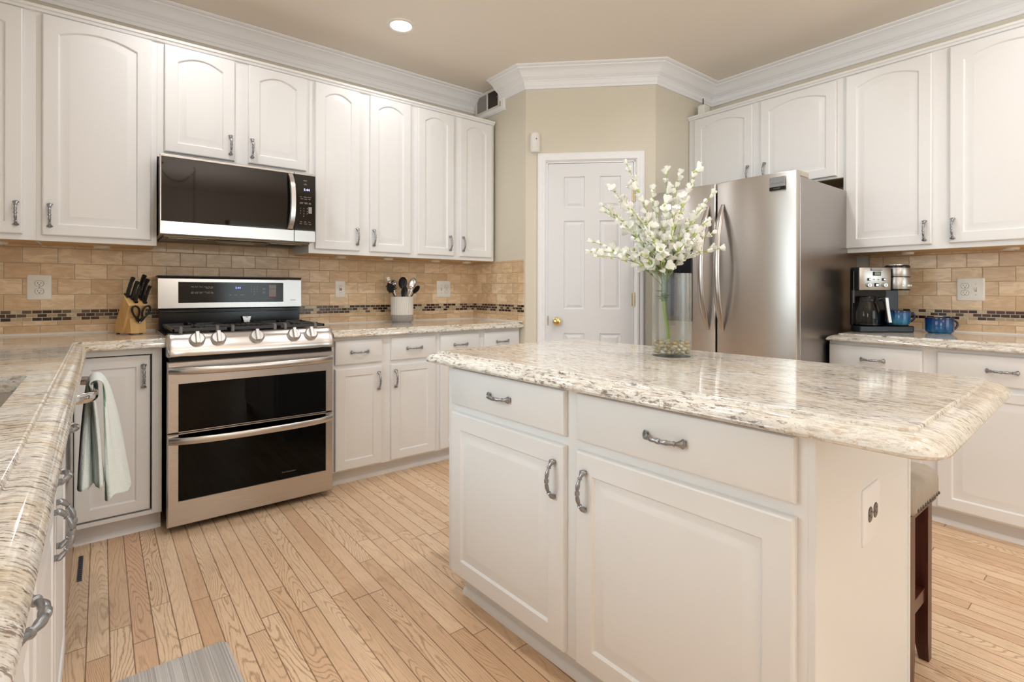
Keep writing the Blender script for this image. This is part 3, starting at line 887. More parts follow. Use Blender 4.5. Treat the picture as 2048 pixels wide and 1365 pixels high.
# corner cabinet: inset door that faces the room next to the cooker
t = thing('corner_cabinet', 'white corner base cabinet with an inset door left of the range', 'cabinet', (XL, BF, 0))
m = MB()
ox = -XL
m.box(.003, ox-.017, .02, .598, BZ0, BZ1)                       # carcass
m.box(.003, .624, -.335, .02, BZ0, BZ1)
m.box(ox-.055, ox-.017, 0, .02, BZ0, BZ1)                       # right stile
m.box(.624, ox-.055, 0, .02, .840, BZ1).box(.624, ox-.055, 0, .02, BZ0, .106)
m.build('body', 'cabinet_paint', t, bevel=.0012)
MB().box(.625, ox-.056, .0185, .0199, .107, .839).build('reveal', 'dark_gap', t, smooth=False)
o = raised_door(.272, .722, 0, .052, .050, .050).build('door', 'cabinet_paint', t, angle=24); o.location = (.631, .018, .113)
pull(o, .2465, .626)
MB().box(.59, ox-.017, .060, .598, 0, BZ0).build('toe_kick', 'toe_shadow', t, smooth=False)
MB().prism([(.046, 0), (.060, 0), (.060, .022), (.056, .021), (.050, .016)], 'x', .625, ox-.017).build('shoe_moulding', 'trim_paint', t)

# under-cabinet puck lights
pk = MB().lathe([(.034, 0), (.034, -.008), (.030, -.012), (.001, -.012)], 24)
first = None
PK = [('left', -.30, -.13, 'under the cabinet left of the microwave'), ('b', .03-.0, -.13, '')]
spots = [(-.62, -.14, 'small round puck light under the corner wall cabinet'), (-.24, -.14, 'small round puck light under the cabinet left of the microwave'),
         (1.00, -.16, 'small round puck light above the red-dotted outlet'), (1.34, -.16, 'small round puck light above the utensil crock'), (1.72, -.16, 'small round puck light above the switch and outlet plate'), (2.00, -.16, 'last small puck light beside the pantry wall'),
         (XW-.15, -2.66, 'small round puck light above the coffee maker'), (XW-.15, -3.10, 'small round puck light above the right wall outlet')]
for x, y, lab in spots:
    t = thing('puck_light', lab, 'light', (x, y, UZ0-.0015), group='puck lights under the wall cabinets')
    if first is None: first = pk.build('housing', 'puck_white', t)
    else: again(first, t)

# ---------------------------------------------------------------- island
IR = 0.035
IROT = Matrix.Translation((.72, -2.56, 0)) @ Matrix.Rotation(IR, 4, 'Z') @ Matrix.Translation((-.72, 2.56, 0))
ip = IROT @ Vector((.799, -1.908, 0))
t = thing('island_cabinet', 'large white kitchen island cabinet with two drawers over two doors', 'island', tuple(ip), RR+IR)
IW, IDP = 1.247, .696
MB().box(0, IW, 0, IDP, .098, .868).build('body', 'cabinet_paint', t, bevel=.0012)
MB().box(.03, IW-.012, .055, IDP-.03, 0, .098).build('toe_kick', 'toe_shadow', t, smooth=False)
m = MB().prism([(.041, 0), (.055, 0), (.055, .022), (.051, .021), (.045, .016)], 'x', .03, IW-.012)
m.build('shoe_moulding', 'trim_paint', t)
# end panel with corner posts
m = MB().box(IW, IW+.010, .012, IDP-.012, 0, .868)
m.build('end_panel', 'cabinet_paint', t, smooth=False)
MB().box(IW-.002, IW+.013, -.001, .014, .0, .868).build('corner_bead', 'cabinet_paint', t, bevel=.002)
MB().box(IW-.002, IW+.014, IDP-.014, IDP+.002, 0, .868).build('corner_bead', 'cabinet_paint', t, bevel=.002)
y0 = -1.908
for a, b, hy in ((-1.947, -2.518, -2.482), (-2.564, -3.135, -2.600)):
    o = raised_door(a-b, .588, 0, .060, .058, .058).build('door', 'cabinet_paint', t, angle=24); o.location = (y0-a, 0, .110)
    pull(o, a-hy, .487)
    o = drawer_front(a-b, .130).build('drawer', 'cabinet_paint', t, angle=24); o.location = (y0-a, 0, .726)
    pull(o, (a-b)/2, .066, True)

# ---------------------------------------------------------------- worktops
EDGE = [(.050, 0), (.0475, -.0006), (.0460, -.0022), (.0452, -.0068), (.0430, -.0082), (.036, -.0088), (.029, -.0098), (.022, -.0122), (.013, -.0168), (.006, -.0225), (.0015, -.0285), (.0, -.033), (.0015, -.0375), (.006, -.0405), (.012, -.042)]
def offset_loop(pts, exp, d):
    """inset a CCW polygon by d on the exposed edges (edge k runs pts[k]->pts[k+1])"""
    n = len(pts); out = []
    for k in range(n):
        p0, p1, p2 = Vector(pts[k-1]), Vector(pts[k]), Vector(pts[(k+1) % n])
        a = (p1-p0).normalized(); b = (p2-p1).normalized()
        na, nb = Vector((-a.y, a.x)), Vector((-b.y, b.x))
        da, db = d*exp[k-1], d*exp[k]
        cr = a.x*b.y - a.y*b.x
        if abs(cr) < 1e-4: out.append(p1 + nb*max(da, db) if da and db else p1 + na*da + nb*db*0); continue
        q0 = p0 + na*da; q1 = p1 + nb*db
        s_ = ((q1-q0).x*b.y - (q1-q0).y*b.x)/cr
        out.append(q0 + a*s_)
    return out
def worktop(m, pts, exp, top=.910, hole=None):
    rings = [[(p.x, p.y, top+z) for p in offset_loop(pts, exp, a)] for a, z in EDGE]
    m.loops(rings, False, not hole)
    up = rings[0]
    if not hole:
        m.poly(up)
    else:
        pl = [[Vector((x, y, 0)) for x, y, z in up], [Vector((*h, 0)) for h in hole]]
        flat = [p for l in pl for p in l]
        ids = [m.P((p.x, p.y, top)) for p in flat]
        for tri in geometry.tessellate_polygon(pl): m.face([ids[k] for k in tri])
        lo = [m.P((h[0], h[1], top-.042)) for h in hole]
        dn = rings[-1]
        pl = [[Vector((x, y, 0)) for x, y, z in dn], [Vector((*h, 0)) for h in hole]]
        fl2 = [p for l in pl for p in l]
        id2 = [m.P((p.x, p.y, dn[0][2])) for p in fl2[:len(dn)]]
        b0 = len(up); nh = len(hole)
        for k in range(nh): m.face((ids[b0+k], ids[b0+(k+1) % nh], lo[(k+1) % nh], lo[k]))
        allb = id2 + lo
        for tri in geometry.tessellate_polygon(pl): m.face([allb[k] for k in tri])
def rounded(pts, radii, n=6):
    out = []; ex = []
    N_ = len(pts)
    for k in range(N_):
        p0, p1, p2 = Vector(pts[k-1]), Vector(pts[k]), Vector(pts[(k+1) % N_])
        r = radii[k]
        if not r: out.append(tuple(p1)); continue
        a = (p0-p1).normalized(); b = (p2-p1).normalized()
        s0, s1 = p1+a*r, p1+b*r
        c_ = p1 + a*r + b*r
        for i in range(n+1):
            th = (i/n)*pi/2
            out.append(tuple(c_ - b*(r*cos(th)) - a*(r*sin(th))))
    return out
# island top, in its own frame
pts = rounded([(.738, -3.369), (1.605, -3.369), (1.605, -1.799), (.738, -1.799)], [.056]*4)
m = MB(); m.M = Matrix.Translation((-1.17, 2.58, 0))
worktop(m, pts, [1]*len(pts))
o = tag(m.build('island_countertop', 'granite_island', angle=36), 'beige granite island countertop with ogee edge and rounded corners', 'countertop')
o.matrix_world = IROT @ Matrix.Translation((1.17, -2.58, 0))
# L-shaped worktop with sink cut-out
LE = -.288
CF = -.660
pl = [(XL+.001, -3.42), (LE, -3.42), (LE, CF), (-.004, CF), (-.004, -.001), (XL+.001, -.001)]
SK = [(-.86, -2.40), (-.395, -2.40), (-.395, -1.668), (-.86, -1.668)]
def arc_rect(x0, x1, y0, y1, r, n=4):
    return rounded([(x0, y0), (x1, y0), (x1, y1), (x0, y1)], [r]*4, n)
m = MB()
worktop(m, pl, [1, 1, 1, 0, 0, 0], hole=arc_rect(-.86, -.395, -2.40, -1.668, .02))
lc = tag(m.build('left_countertop', 'granite_left', angle=36), 'beige granite L-shaped countertop with the sink cut-out, left of the range', 'countertop')
m = MB()
worktop(m, [(.782, CF), (XR-.001, CF), (XR-.001, -.001), (.782, -.001)], [1, 0, 0, 0])
tag(m.build('range_countertop', 'granite_left', angle=36), 'granite countertop between the range and the pantry wall', 'countertop')
m = MB()
worktop(m, [(XW-.001, -2.424), (XW-.68, -2.424), (XW-.68, -3.43), (XW-.001, -3.43)], [1, 1, 0, 0])
tag(m.build('coffee_countertop', 'granite_right', angle=36), 'granite countertop holding the coffee maker beside the refrigerator', 'countertop')
# undermount sink
t = thing('sink', 'stainless undermount sink in the left countertop', 'sink', (-.6275, -2.034, .69))
m = MB()
outer = arc_rect(-.250, .250, -.384, .384, .05); inner = arc_rect(-.236, .236, -.370, .370, .045); low = arc_rect(-.215, .215, -.35, .35, .06)
m.loops([[(x, y, .175) for x, y in outer], [(x, y, .1775) for x, y in outer], [(x, y, .1775) for x, y in inner], [(x, y, .02) for x, y in low], [(x*.9, y*.94, .0) for x, y in low]], False, True)
m.build('basin', 'sink_steel', t)
MB().lathe([(.045, .001), (.045, .004), (.036, .003), (.001, .001)], 24).build('drain', 'chrome', t)

def WM(t):
    """mesh builder that takes world coordinates for a part of thing t"""
    bpy.context.view_layer.update()
    m = MB(); m.M = t.matrix_world.inverted(); return m
def wtext(t, body, size, loc, mat, **k):
    v = t.matrix_world.inverted() @ Vector(loc)
    return text(body, size, t, v, FRONT, mat, **k)

# ---------------------------------------------------------------- range
t = thing('range', 'stainless gas range with double oven doors and five front knobs', 'stove', (.38, -.36, 0))
x0, x1 = -.003, .763
WM(t).box(x0+.004, x1-.004, -.565, -.03, .030, .905).build('body', 'black_enamel', t, smooth=False)
WM(t).box(x0+.02, x1-.02, -.60, -.05, 0, .030).build('plinth', 'black_rubber', t, smooth=False)
WM(t).box(x0, x1, -.650, -.03, .905, .918).build('cooktop', 'black_enamel', t, bevel=.004)
m = WM(t)
fp = [(-.600, .905), (-.640, .930), (-.655, .934), (-.672, .929), (-.690, .903), (-.708, .870), (-.717, .845), (-.715, .830), (-.705, .824), (-.600, .822)]
def fas(x, k):
    cy_, cz_ = -.640, .872
    return [(x, cy_+(y-cy_)*k, cz_+(z-cz_)*k) for y, z in fp]
m.loops([fas(x0-.002, .90), fas(x0+.004, .98), fas(x0+.014, 1.0), fas(x0+.03, 1.0), fas(x0+.05, .975), fas(x0+.075, .985), fas(x0+.10, 1.0), fas(x1-.10, 1), fas(x1-.075, .985), fas(x1-.05, .975), fas(x1-.03, 1), fas(x1-.014, 1), fas(x1-.004, .98), fas(x1+.002, .90)])
m.build('control_fascia', 'sheen_steel', t, angle=50)
WM(t).box(x0+.01, x1-.01, -.690, -.56, .803, .823).build('vent_gap', 'dark_gap', t, smooth=False)
kn = None
for kx in (.116, .205, .377, .557, .644):
    if kn is None:
        m = MB().lathe([(.033, 0), (.034, .004), (.034, .010), (.031, .013), (.030, .018), (.027, .021), (.002, .021)], 32)
        kn = m.build('knob', 'knob_metal', t)
        m = MB().box(-.0085, .0085, -.032, .030, .018, .036)
        gr = m.build('grip', 'knob_metal', kn, bevel=.003)
        k_ = kn
    else:
        k_ = again(kn, t); again(gr, k_)
    k_.location = (kx-.38, -.690+.36, .901)
    k_.rotation_euler = (radians(58), 0, 0)
# burners and grates
bc = None
for bx, by, r in ((.14, -.50, .045), (.14, -.20, .038), (.38, -.35, .050), (.62, -.50, .050), (.62, -.20, .038)):
    m = WM(t); m.lathe([(r+.012, .918), (r+.010, .926), (r, .928), (r, .934), (r-.004, .937), (.001, .937)], 24, (bx, by, 0))
    m.build('burner', 'cast_iron', t)
for gi, (a, b) in enumerate(((.022, .262), (.268, .492), (.498, .740))):
    m = WM(t); Y0, Y1 = -.625, -.095; Z0, Z1 = .938, .953; bw = .011
    m.box(a, b, Y0, Y0+bw, Z0, Z1).box(a, b, Y1-bw, Y1, Z0, Z1).box(a, a+bw, Y0, Y1, Z0, Z1).box(b-bw, b, Y0, Y1, Z0, Z1).box(a, b, -.365, -.355, Z0, Z1)
    c_ = (a+b)/2
    if gi != 1:
        for cy_ in (-.50, -.20):
            m.box(a, c_-.03, cy_-.005, cy_+.005, Z0, Z1+.004).box(c_+.03, b, cy_-.005, cy_+.005, Z0, Z1+.004)
            m.box(c_-.005, c_+.005, cy_-.12, cy_-.03, Z0, Z1+.004).box(c_-.005, c_+.005, cy_+.03, cy_+.12, Z0, Z1+.004)
        for k in range(7):
            xx = a + .02 + k*(b-a-.04)/6
            m.box(xx-.003, xx+.003, Y1-.10, Y1-.004, Z0, Z1-.002)
    else:
        for k in range(8):
            xx = a + .02 + k*(b-a-.04)/7
            m.box(xx-.004, xx+.004, Y0+.005, Y1-.005, Z0+.002, Z1-.002)
    g_ = m.build('grate', 'cast_iron', t, bevel=.002)
    m = WM(t)
    for lx in ((a+.035, b-.05) if gi != 1 else (a+.012, b-.012)):
        m.tube([(lx, Y0-.004, .918), (lx-.002, Y0-.006, .935), (lx, Y0+.002, .950), (lx+.004, Y0+.02, .955), (lx+.004, Y0+.05, .955)], .008, 8)
    for lx in (a+.01, b-.01): m.box(lx-.006, lx+.006, Y1-.014, Y1-.002, .918, Z0)
    m.build('grate_feet', 'grate_worn', g_)
# back guard
BGX0, BGX1 = -.002, .757
WM(t).box(.006, .750, -.118, -.028, .918, 1.036).box(.02, .735, -.128, -.118, 1.012, 1.022).build('riser', 'black_enamel', t, bevel=.003)
m = WM(t)
m.prism([(-.028, 1.030), (-.128, 1.030), (-.139, 1.036), (-.136, 1.205), (-.128, 1.214), (-.028, 1.214)], 'x', BGX0, BGX1)
m.build('backguard', 'stainless_guard', t, bevel=.003)
WM(t).box(BGX0-.002, BGX1+.002, -.132, -.028, 1.214, 1.221).build('top_cap', 'black_plastic', t, bevel=.002)
WM(t).box(.094, .646, -.1425, -.136, 1.068, 1.186).build('display_panel', 'display_glass', t, bevel=.002)
dy = -.1429
wtext(t, '5:44', .017, (.392, dy, 1.153), 'led_blue', name='clock_digits')
wtext(t, 'Bake   Broil   Warm   Proof   Self   Easy\n                                    Clean  Clean', .0068, (.21, dy, 1.155), 'lettering_pale', space=.9)
wtext(t, 'Conv.  Conv.  Frozen  Pizza  Self   Easy\nBake   Roast   Meal            Clean  Clean', .0068, (.21, dy, 1.126), 'lettering_pale', space=.9)
wtext(t, 'Light       Clock       Settings', .0070, (.385, dy, 1.112), 'lettering_pale')
wtext(t, '1     2     3\n4     5     6\n7     8     9\n      0      ', .0090, (.480, dy, 1.138), 'lettering_pale', space=1.7)
wtext(t, 'Upper\nOven\n\nLower\nOven', .0068, (.535, dy, 1.137), 'lettering_pale')
for z0_, z1_, mt, lab in ((1.150, 1.172, 'button_grey', 'START'), (1.102, 1.147, 'button_grey', 'CLEAR\nOFF')):
    b_ = WM(t).box(.563, .603, -.1432, -.1425, z0_, z1_).build('button', mt, t, smooth=False)
    wtext(t, lab, .0075, (.583, -.1434, (z0_+z1_)/2), 'lettering_dark')
WM(t).box(.563, .603, -.1434, -.1425, 1.100, 1.1022).build('button_stripe', 'red_plastic', t, smooth=False)
wtext(t, 'EXTRA', .011, (.705, -.1388, 1.078), 'lettering_dark')
WM(t).prism([(.413, .985), (.463, .985), (.454, .944), (.424, .944)], 'y', -.150, -.142).box(.428, .448, -.150, -.118, .975, .983).build('rear_tab', 'sheen_steel', t, bevel=.002)
# oven doors
def flat_handle(m, xa, xb, yb, out, zc, hh, th, n=26, drop=0.0):
    rings = []
    for k in range(n+1):
        s_ = 2*k/n - 1
        e = 1-abs(s_)**5
        y = yb - out*e - .006*(1-s_*s_)
        zz = zc - drop*(1-s_*s_)
        rings.append([(xa+(xb-xa)*k/n, y-th, zz-hh*.8), (xa+(xb-xa)*k/n, y-th*1.25, zz), (xa+(xb-xa)*k/n, y-th, zz+hh*.8), (xa+(xb-xa)*k/n, y-th*.4, zz+hh), (xa+(xb-xa)*k/n, y+th, zz+hh*.9), (xa+(xb-xa)*k/n, y+th, zz-hh*.9), (xa+(xb-xa)*k/n, y-th*.4, zz-hh)])
    m.loops(rings)
    return m
def oven_door(name, z0, z1, gz0, gz1, hz, racks):
    m = WM(t)
    yf, yb = -.700, -.660
    gx0, gx1 = .040, .724
    # frame as a ring with chamfered inner edge
    ox_ = [(x0, z0), (x1, z0), (x1, z1), (x0, z1)]; inn = [(gx0, gz0), (gx1, gz0), (gx1, gz1), (gx0, gz1)]
    i2 = [(gx0+.002, gz0+.002), (gx1-.002, gz0+.002), (gx1-.002, gz1-.002), (gx0+.002, gz1-.002)]
    ob = [(x0+.004, z0+.004), (x1-.004, z0+.004), (x1-.004, z1-.004), (x0+.004, z1-.004)]
    R = lambda p, y: [(x, y, z) for x, z in p]
    m.loops([R(inn, yb), R(ox_, yb), R(ox_, yf+.005), R(ob, yf), R(inn, yf), R(i2, yf+.006)], False, False)
    d = m.build(name, 'stainless', t, smooth=False)
    WM(t).box(gx0, gx1, yf+.004, yf+.007, gz0, gz1).build('oven_glass', 'oven_glass', d, smooth=False)
    m = WM(t)
    m.box(gx0-.01, gx1+.01, -.592, -.588, gz0-.01, gz1+.01).box(gx0-.01, gx0, -.66, -.59, gz0-.01, gz1+.01).box(gx1, gx1+.01, -.66, -.59, gz0-.01, gz1+.01)
    # black border printed round the viewing window
    for a, b, c_, e in ((gx0, gx0+.085, gz0, gz1), (gx1-.085, gx1, gz0, gz1), (gx0, gx1, gz0, gz0+racks[2]), (gx0, gx1, racks[3], gz1)): m.box(a, b, yf+.008, yf+.010, c_, e)
    m.build('glass_border', 'black_glass', d, smooth=False)
    m = WM(t)
    for rz in racks[:2]:
        m.box(gx0+.08, gx1-.09, -.634, -.631, rz, rz+.0025)
    for k in range(24):
        xx = gx0+.09+k*(gx1-gx0-.19)/23
        m.box(xx-.001, xx+.001, -.631, -.60, racks[0], racks[0]+.002)
    m.build('oven_rack', 'chrome', d, smooth=False)
    m = flat_handle(WM(t), x0+.004, x1-.004, -.702, .044, hz, .017, .006, drop=.004)
    m.build('handle', 'sheen_steel', d, angle=60)
    return d
oven_door('upper_oven_door', .470, .803, .471, .699, .764, (.625, .575, .05, .685))
oven_door('lower_oven_door', .032, .466, .147, .465, .436, (.285, .240, .04, .375))
wtext(t, 'True Convection', .010, (.53, -.7005, .185), 'lettering_dark')

# ---------------------------------------------------------------- microwave
t = thing('microwave', 'black and stainless over-the-range microwave under the short cabinet', 'microwave', (.364, -.22, 1.412))
mx0, mx1, mz0, mz1 = -.015, .742, 1.422, 1.823
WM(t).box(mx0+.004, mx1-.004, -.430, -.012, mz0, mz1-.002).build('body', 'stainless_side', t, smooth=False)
m = WM(t)
m.box(mx0, .6225, -.454, -.431, 1.423, 1.487).box(mx0, .6225, -.454, -.431, 1.811, mz1).box(mx0, mx0+.006, -.454, -.431, 1.487, 1.811)
d = m.build('door', 'stainless_guard', t, bevel=.0015)
WM(t).box(mx0+.006, .6225, -.4525, -.4315, 1.4875, 1.8105).build('door_glass', 'microwave_glass', d, smooth=False)
m = WM(t); rings = []
for k in range(21):
    s_ = 2*k/20-1
    y = -.455 - .030*(1-abs(s_)**4); z = 1.650 + s_*.158
    xc = .601 + .010*(1-s_*s_)
    rings.append([(xc-.016, y+.004, z), (xc-.012, y-.006, z), (xc+.012, y-.006, z), (xc+.016, y+.004, z), (xc+.010, y+.010, z), (xc-.010, y+.010, z)])
m.loops(rings); m.build('handle', 'sheen_steel', d, angle=40)
# round emblem and letters at the lower left of the door
WM(t).lathe([(.0115, -.4545), (.0115, -.4555), (.001, -.4555)], 24, (.026, 0, 1.456), axis='y').build('emblem', 'chrome', d)
wtext(t, 'LG', .024, (.056, -.4548, 1.455), 'chrome', name='emblem_letters', ext=.0006)
wtext(t, 'L', .013, (.026, -.4558, 1.456), 'lettering_dark', name='emblem_letters')
WM(t).box(.6245, mx1, -.454, -.431, 1.423, 1.487).build('lower_trim', 'stainless_guard', t, bevel=.0015)
WM(t).box(.6245, mx1, -.454, -.431, 1.811, mz1).build('upper_trim', 'stainless_guard', t, bevel=.0015)
WM(t).box(.6245, mx1, -.4535, -.4315, 1.4875, 1.8105).build('control_panel', 'microwave_glass', t, smooth=False)
py = -.4538
wtext(t, '5:44', .020, (.693, py, 1.726), 'led_white', name='clock_digits')
wtext(t, 'Sensor\n\no\nCook', .0075, (.685, py, 1.768), 'lettering_pale')
wtext(t, 'Cook      Defrost   Popcorn\n\nReheat    Soften     Melt', .0058, (.686, py, 1.678), 'lettering_pale')
wtext(t, 'Custom    Inverter    Vent\nDefrost     Defrost    Hi Lo', .0058, (.686, py, 1.648), 'lettering_pale')
wtext(t, '1      2      3\n4      5      6\n7      8      9\n       0        ', .0085, (.677, py, 1.594), 'lettering_pale', space=1.75)
wtext(t, 'Stop        Light       Timer\n\nClear       On Off      Clock', .0058, (.686, py, 1.533), 'lettering_pale')
WM(t).box(.703, .722, -.4540, -.4534, 1.590, 1.628).build('button', 'button_grey', t, smooth=False)
WM(t).box(mx0+.02, mx1-.02, -.41, -.03, 1.412, 1.4225).build('hood_base', 'hood_underside', t, smooth=False)
for a, b in ((.030, .200), (.520, .690)):
    m = WM(t); m.box(a, b, -.36, -.18, 1.409, 1.412)
    f_ = m.build('grease_filter', 'screen_grey', t, smooth=False)
    m = WM(t)
    for k in range(20): m.box(a+.006+k*(b-a-.012)/19-.0012, a+.006+k*(b-a-.012)/19+.0012, -.355, -.185, 1.4075, 1.409)
    m.build('filter_mesh', 'cast_iron', f_, smooth=False)
WM(t).box(.24, .49, -.40, -.30, 1.408, 1.412).build('hood_grille', 'black_plastic', t, bevel=.002)
WM(t).box(.27, .46, -.27, -.21, 1.409, 1.412).build('hood_lamp_cover', 'screen_grey', t, bevel=.001)

# ---------------------------------------------------------------- refrigerator
t = thing('refrigerator', 'stainless French-door refrigerator with curved handles by the right wall', 'refrigerator', (3.0, -1.962, 0))
fy0, fy1 = -2.412, -1.512
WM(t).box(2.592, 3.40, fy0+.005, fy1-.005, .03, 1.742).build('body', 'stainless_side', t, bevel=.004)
WM(t).box(2.64, 3.38, fy0+.03, fy1-.03, 0, .03).build('plinth', 'black_rubber', t, smooth=False)
WM(t).box(2.578, 2.592, fy0+.012, fy1-.012, .06, 1.735).build('gasket', 'dark_gap', t, smooth=False)
def fdoor(name, ya, yb, z0, z1):
    """ya is the right (near) edge; front bulges gently and rolls back at both edges"""
    n = 100; prof = []
    for k in range(n+1):
        s_ = 2*k/n-1
        y = ya + (yb-ya)*k/n
        x = 2.529 + .013*s_*s_ + .004*max(0, (abs(s_)-.98)/.02)
        prof.append((x, y))
    prof = [(2.577, ya)] + prof + [(2.577, yb)]
    m = WM(t)
    R = lambda sc, z: [(2.577+(x-2.577)*sc, y, z) for x, y in prof]
    m.loops([R(.93, z0), R(1, z0+.006), R(1, z1-.006), R(.93, z1)])
    return m.build(name, 'stainless_door', t, angle=30)
dr = fdoor('right_door', fy0+.002, -1.968, .725, 1.766)
dl = fdoor('left_door', -1.957, fy1-.002, .725, 1.766)
fz = fdoor('freezer_drawer', fy0+.002, fy1-.002, .07, .715)
def bow(d, y, lean, name='handle'):
    m = WM(t); rings = []
    for k in range(25):
        s_ = 2*k/24-1
        z = 1.275 + s_*.362
        e = 1-abs(s_)**2.2
        x = 2.535 - .078*e
        yy = y + lean*(1-s_*s_)
        w_ = .009 + .011*min(1, e*2.2); th = .006 + .005*min(1, e*2.2)
        rings.append([(x + th*sin(2*pi*q/12), yy + w_*cos(2*pi*q/12), z) for q in range(12)])
    m.loops(rings)
    return m.build(name, 'handle_steel', d, angle=60)
bow(dr, -2.008, -.004); bow(dl, -1.916, .004)
m = WM(t); rings = []
for k in range(21):
    s_ = 2*k/20-1
    x = 2.535-.065*(1-abs(s_)**3)
    rings.append([(x + .008*sin(2*pi*q/10), -1.962+s_*.36, .62+.013*cos(2*pi*q/10)) for q in range(10)])
m.loops(rings); m.build('handle', 'sheen_steel', fz, angle=60)
for y in (fy0+.035, fy1-.035):
    WM(t).box(2.575, 2.70, y-.030, y+.030, 1.742, 1.772).build('hinge_cover', 'screen_grey', t, bevel=.006)
bm_ = WM(t).box(2.5255, 2.534, -2.357, -2.277, 1.690, 1.742).build('badge', 'pewter', dr, bevel=.001)
WM(t).box(2.5245, 2.530, -2.357, -2.277, 1.672, 1.690).build('badge_base', 'display_glass', dr, bevel=.001)
for body, sz, z in (('FRIGIDAIRE', .0125, 1.708), ('GALLERY', .0085, 1.681)):
    v = t.matrix_world.inverted() @ Vector((2.5241 if z < 1.69 else 2.5251, -2.317, z))
    text(body, sz, dr, v, (pi/2, 0, -pi/2), 'chrome' if z < 1.69 else 'lettering_dark', name='badge_lettering')
WM(t).box(2.522, 2.536, -1.815, -1.622, .955, 1.432).build('dispenser', 'black_plastic', dl, bevel=.004)
WM(t).box(2.5212, 2.523, -1.795, -1.642, .985, 1.25).build('dispenser_recess', 'register_metal', dl, smooth=False)
WM(t).box(2.512, 2.524, -1.745, -1.692, 1.22, 1.27).build('dispenser_nozzle', 'black_plastic', dl, bevel=.003)

# ---------------------------------------------------------------- dishwasher and tea towel
t = thing('dishwasher', 'stainless dishwasher in the left run whose bar handle carries the towel', 'dishwasher', (-.62, -1.257, 0))
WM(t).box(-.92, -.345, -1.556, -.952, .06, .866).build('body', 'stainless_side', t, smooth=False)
WM(t).box(-.92, -.40, -1.55, -.96, 0, .06).build('toe_kick', 'black_rubber', t, smooth=False)
d = WM(t).box(-.345, -.326, -1.556, -.952, .11, .864).build('door', 'stainless', t, bevel=.003)
m = WM(t); rings = []
for k in range(33):
    s_ = 2*k/32-1
    e = 1-max(0, (abs(s_)-.62)/.38)**2.4
    x = -.326 - .004 + .074*e
    y = -1.235 + s_*.235
    rings.append([(x + .008*sin(2*pi*q/12), y, .795 + .016*cos(2*pi*q/12)) for q in range(12)])
m.loops(rings); m.build('handle', 'chrome', d, angle=60)
BARX, BARZ = -.256, .795

def towel():
    """terry towel hung over the bar, its near end bunched into soft folds"""
    n = 30
    def curve(ctrl, k):
        f = k/n*(len(ctrl)-1); i = min(int(f), len(ctrl)-2); u = f-i
        p = [Vector(c) for c in ctrl]
        p0, p1, p2, p3 = p[max(i-1, 0)], p[i], p[i+1], p[min(i+2, len(ctrl)-1)]
        return .5*((2*p1)+(p2-p0)*u+(2*p0-5*p1+4*p2-p3)*u*u+(3*p1-p0-3*p2+p3)*u**3)
    outer = [(-.175, -1.05), (-.160, -1.12), (-.156, -1.18), (-.172, -1.232), (-.200, -1.275), (-.218, -1.300), (-.228, -1.270), (-.226, -1.20), (-.224, -1.16), (-.222, -1.12)]
    inner = [(-.302, -1.05), (-.304, -1.20), (-.300, -1.32), (-.286, -1.338), (-.273, -1.31), (-.264, -1.25), (-.256, -1.29), (-.246, -1.335), (-.238, -1.325), (-.235, -1.25)]
    top = [(BARX+.002, -1.065-.215*i/9) for i in range(10)]
    rows = []
    zb_o, zb_i = .412, .470
    for z_t in [1, .93, .85, .76, .66, .55, .43, .31, .2, .1, .03]:      # outer, bottom -> top
        row = []
        for k in range(n+1):
            o_ = curve(outer, k); t_ = curve(top, k)
            g_ = z_t**.62
            q = t_.lerp(o_, g_)
            zz = BARZ + .017 - (BARZ+.017-zb_o)*z_t + (.010*sin(k*.55) if z_t == 1 else 0)
            xx = q.x + (.019*(1-g_) if True else 0)
            rp = .0025*sin(k*1.9+z_t*9)
            row.append((xx+rp, q.y+rp*.6, zz))
        rows.append(row)
    for a in (35, 65, 90, 115, 145):
        row = []
        for k in range(n+1):
            t_ = curve(top, k)
            row.append((BARX + .024*cos(radians(a)), t_.y, BARZ + .008 + .026*sin(radians(a))))
        rows.append(row)
    for z_t in [.03, .12, .25, .4, .55, .7, .85, 1]:
        row = []
        for k in range(n+1):
            o_ = curve(inner, k); t_ = curve(top, k)
            q = Vector((t_.x-.022, t_.y)).lerp(o_, min(1, z_t**.5))
            row.append((q.x+.002*sin(k*1.7+z_t*7), q.y, BARZ + .017 - (BARZ+.017-zb_i)*z_t))
        rows.append(row)
    m = MB(); m.M = Matrix.Translation((-.24, -1.17, -.60))
    m.M = Matrix.Translation((.24, 1.17, -.60))
    ids = [[m.P(p) for p in r] for r in rows]
    for a, b in zip(ids, ids[1:]):
        for k in range(n): m.face((a[k], a[k+1], b[k+1], b[k]))
    o = m.build('kitchen_towel', ['terry_pale', 'terry_mint'], angle=180)
    o.location = (-.24, -1.17, .60)
    s_ = o.modifiers.new('subd', 'SUBSURF'); s_.levels = 1; s_.render_levels = 2
    so_ = o.modifiers.new('thick', 'SOLIDIFY'); so_.thickness = .004; so_.offset = 0
    so_.material_offset = 1; so_.material_offset_rim = 0
    return o
tag(towel(), 'pale mint terry towel draped over the dishwasher bar handle', 'towel')

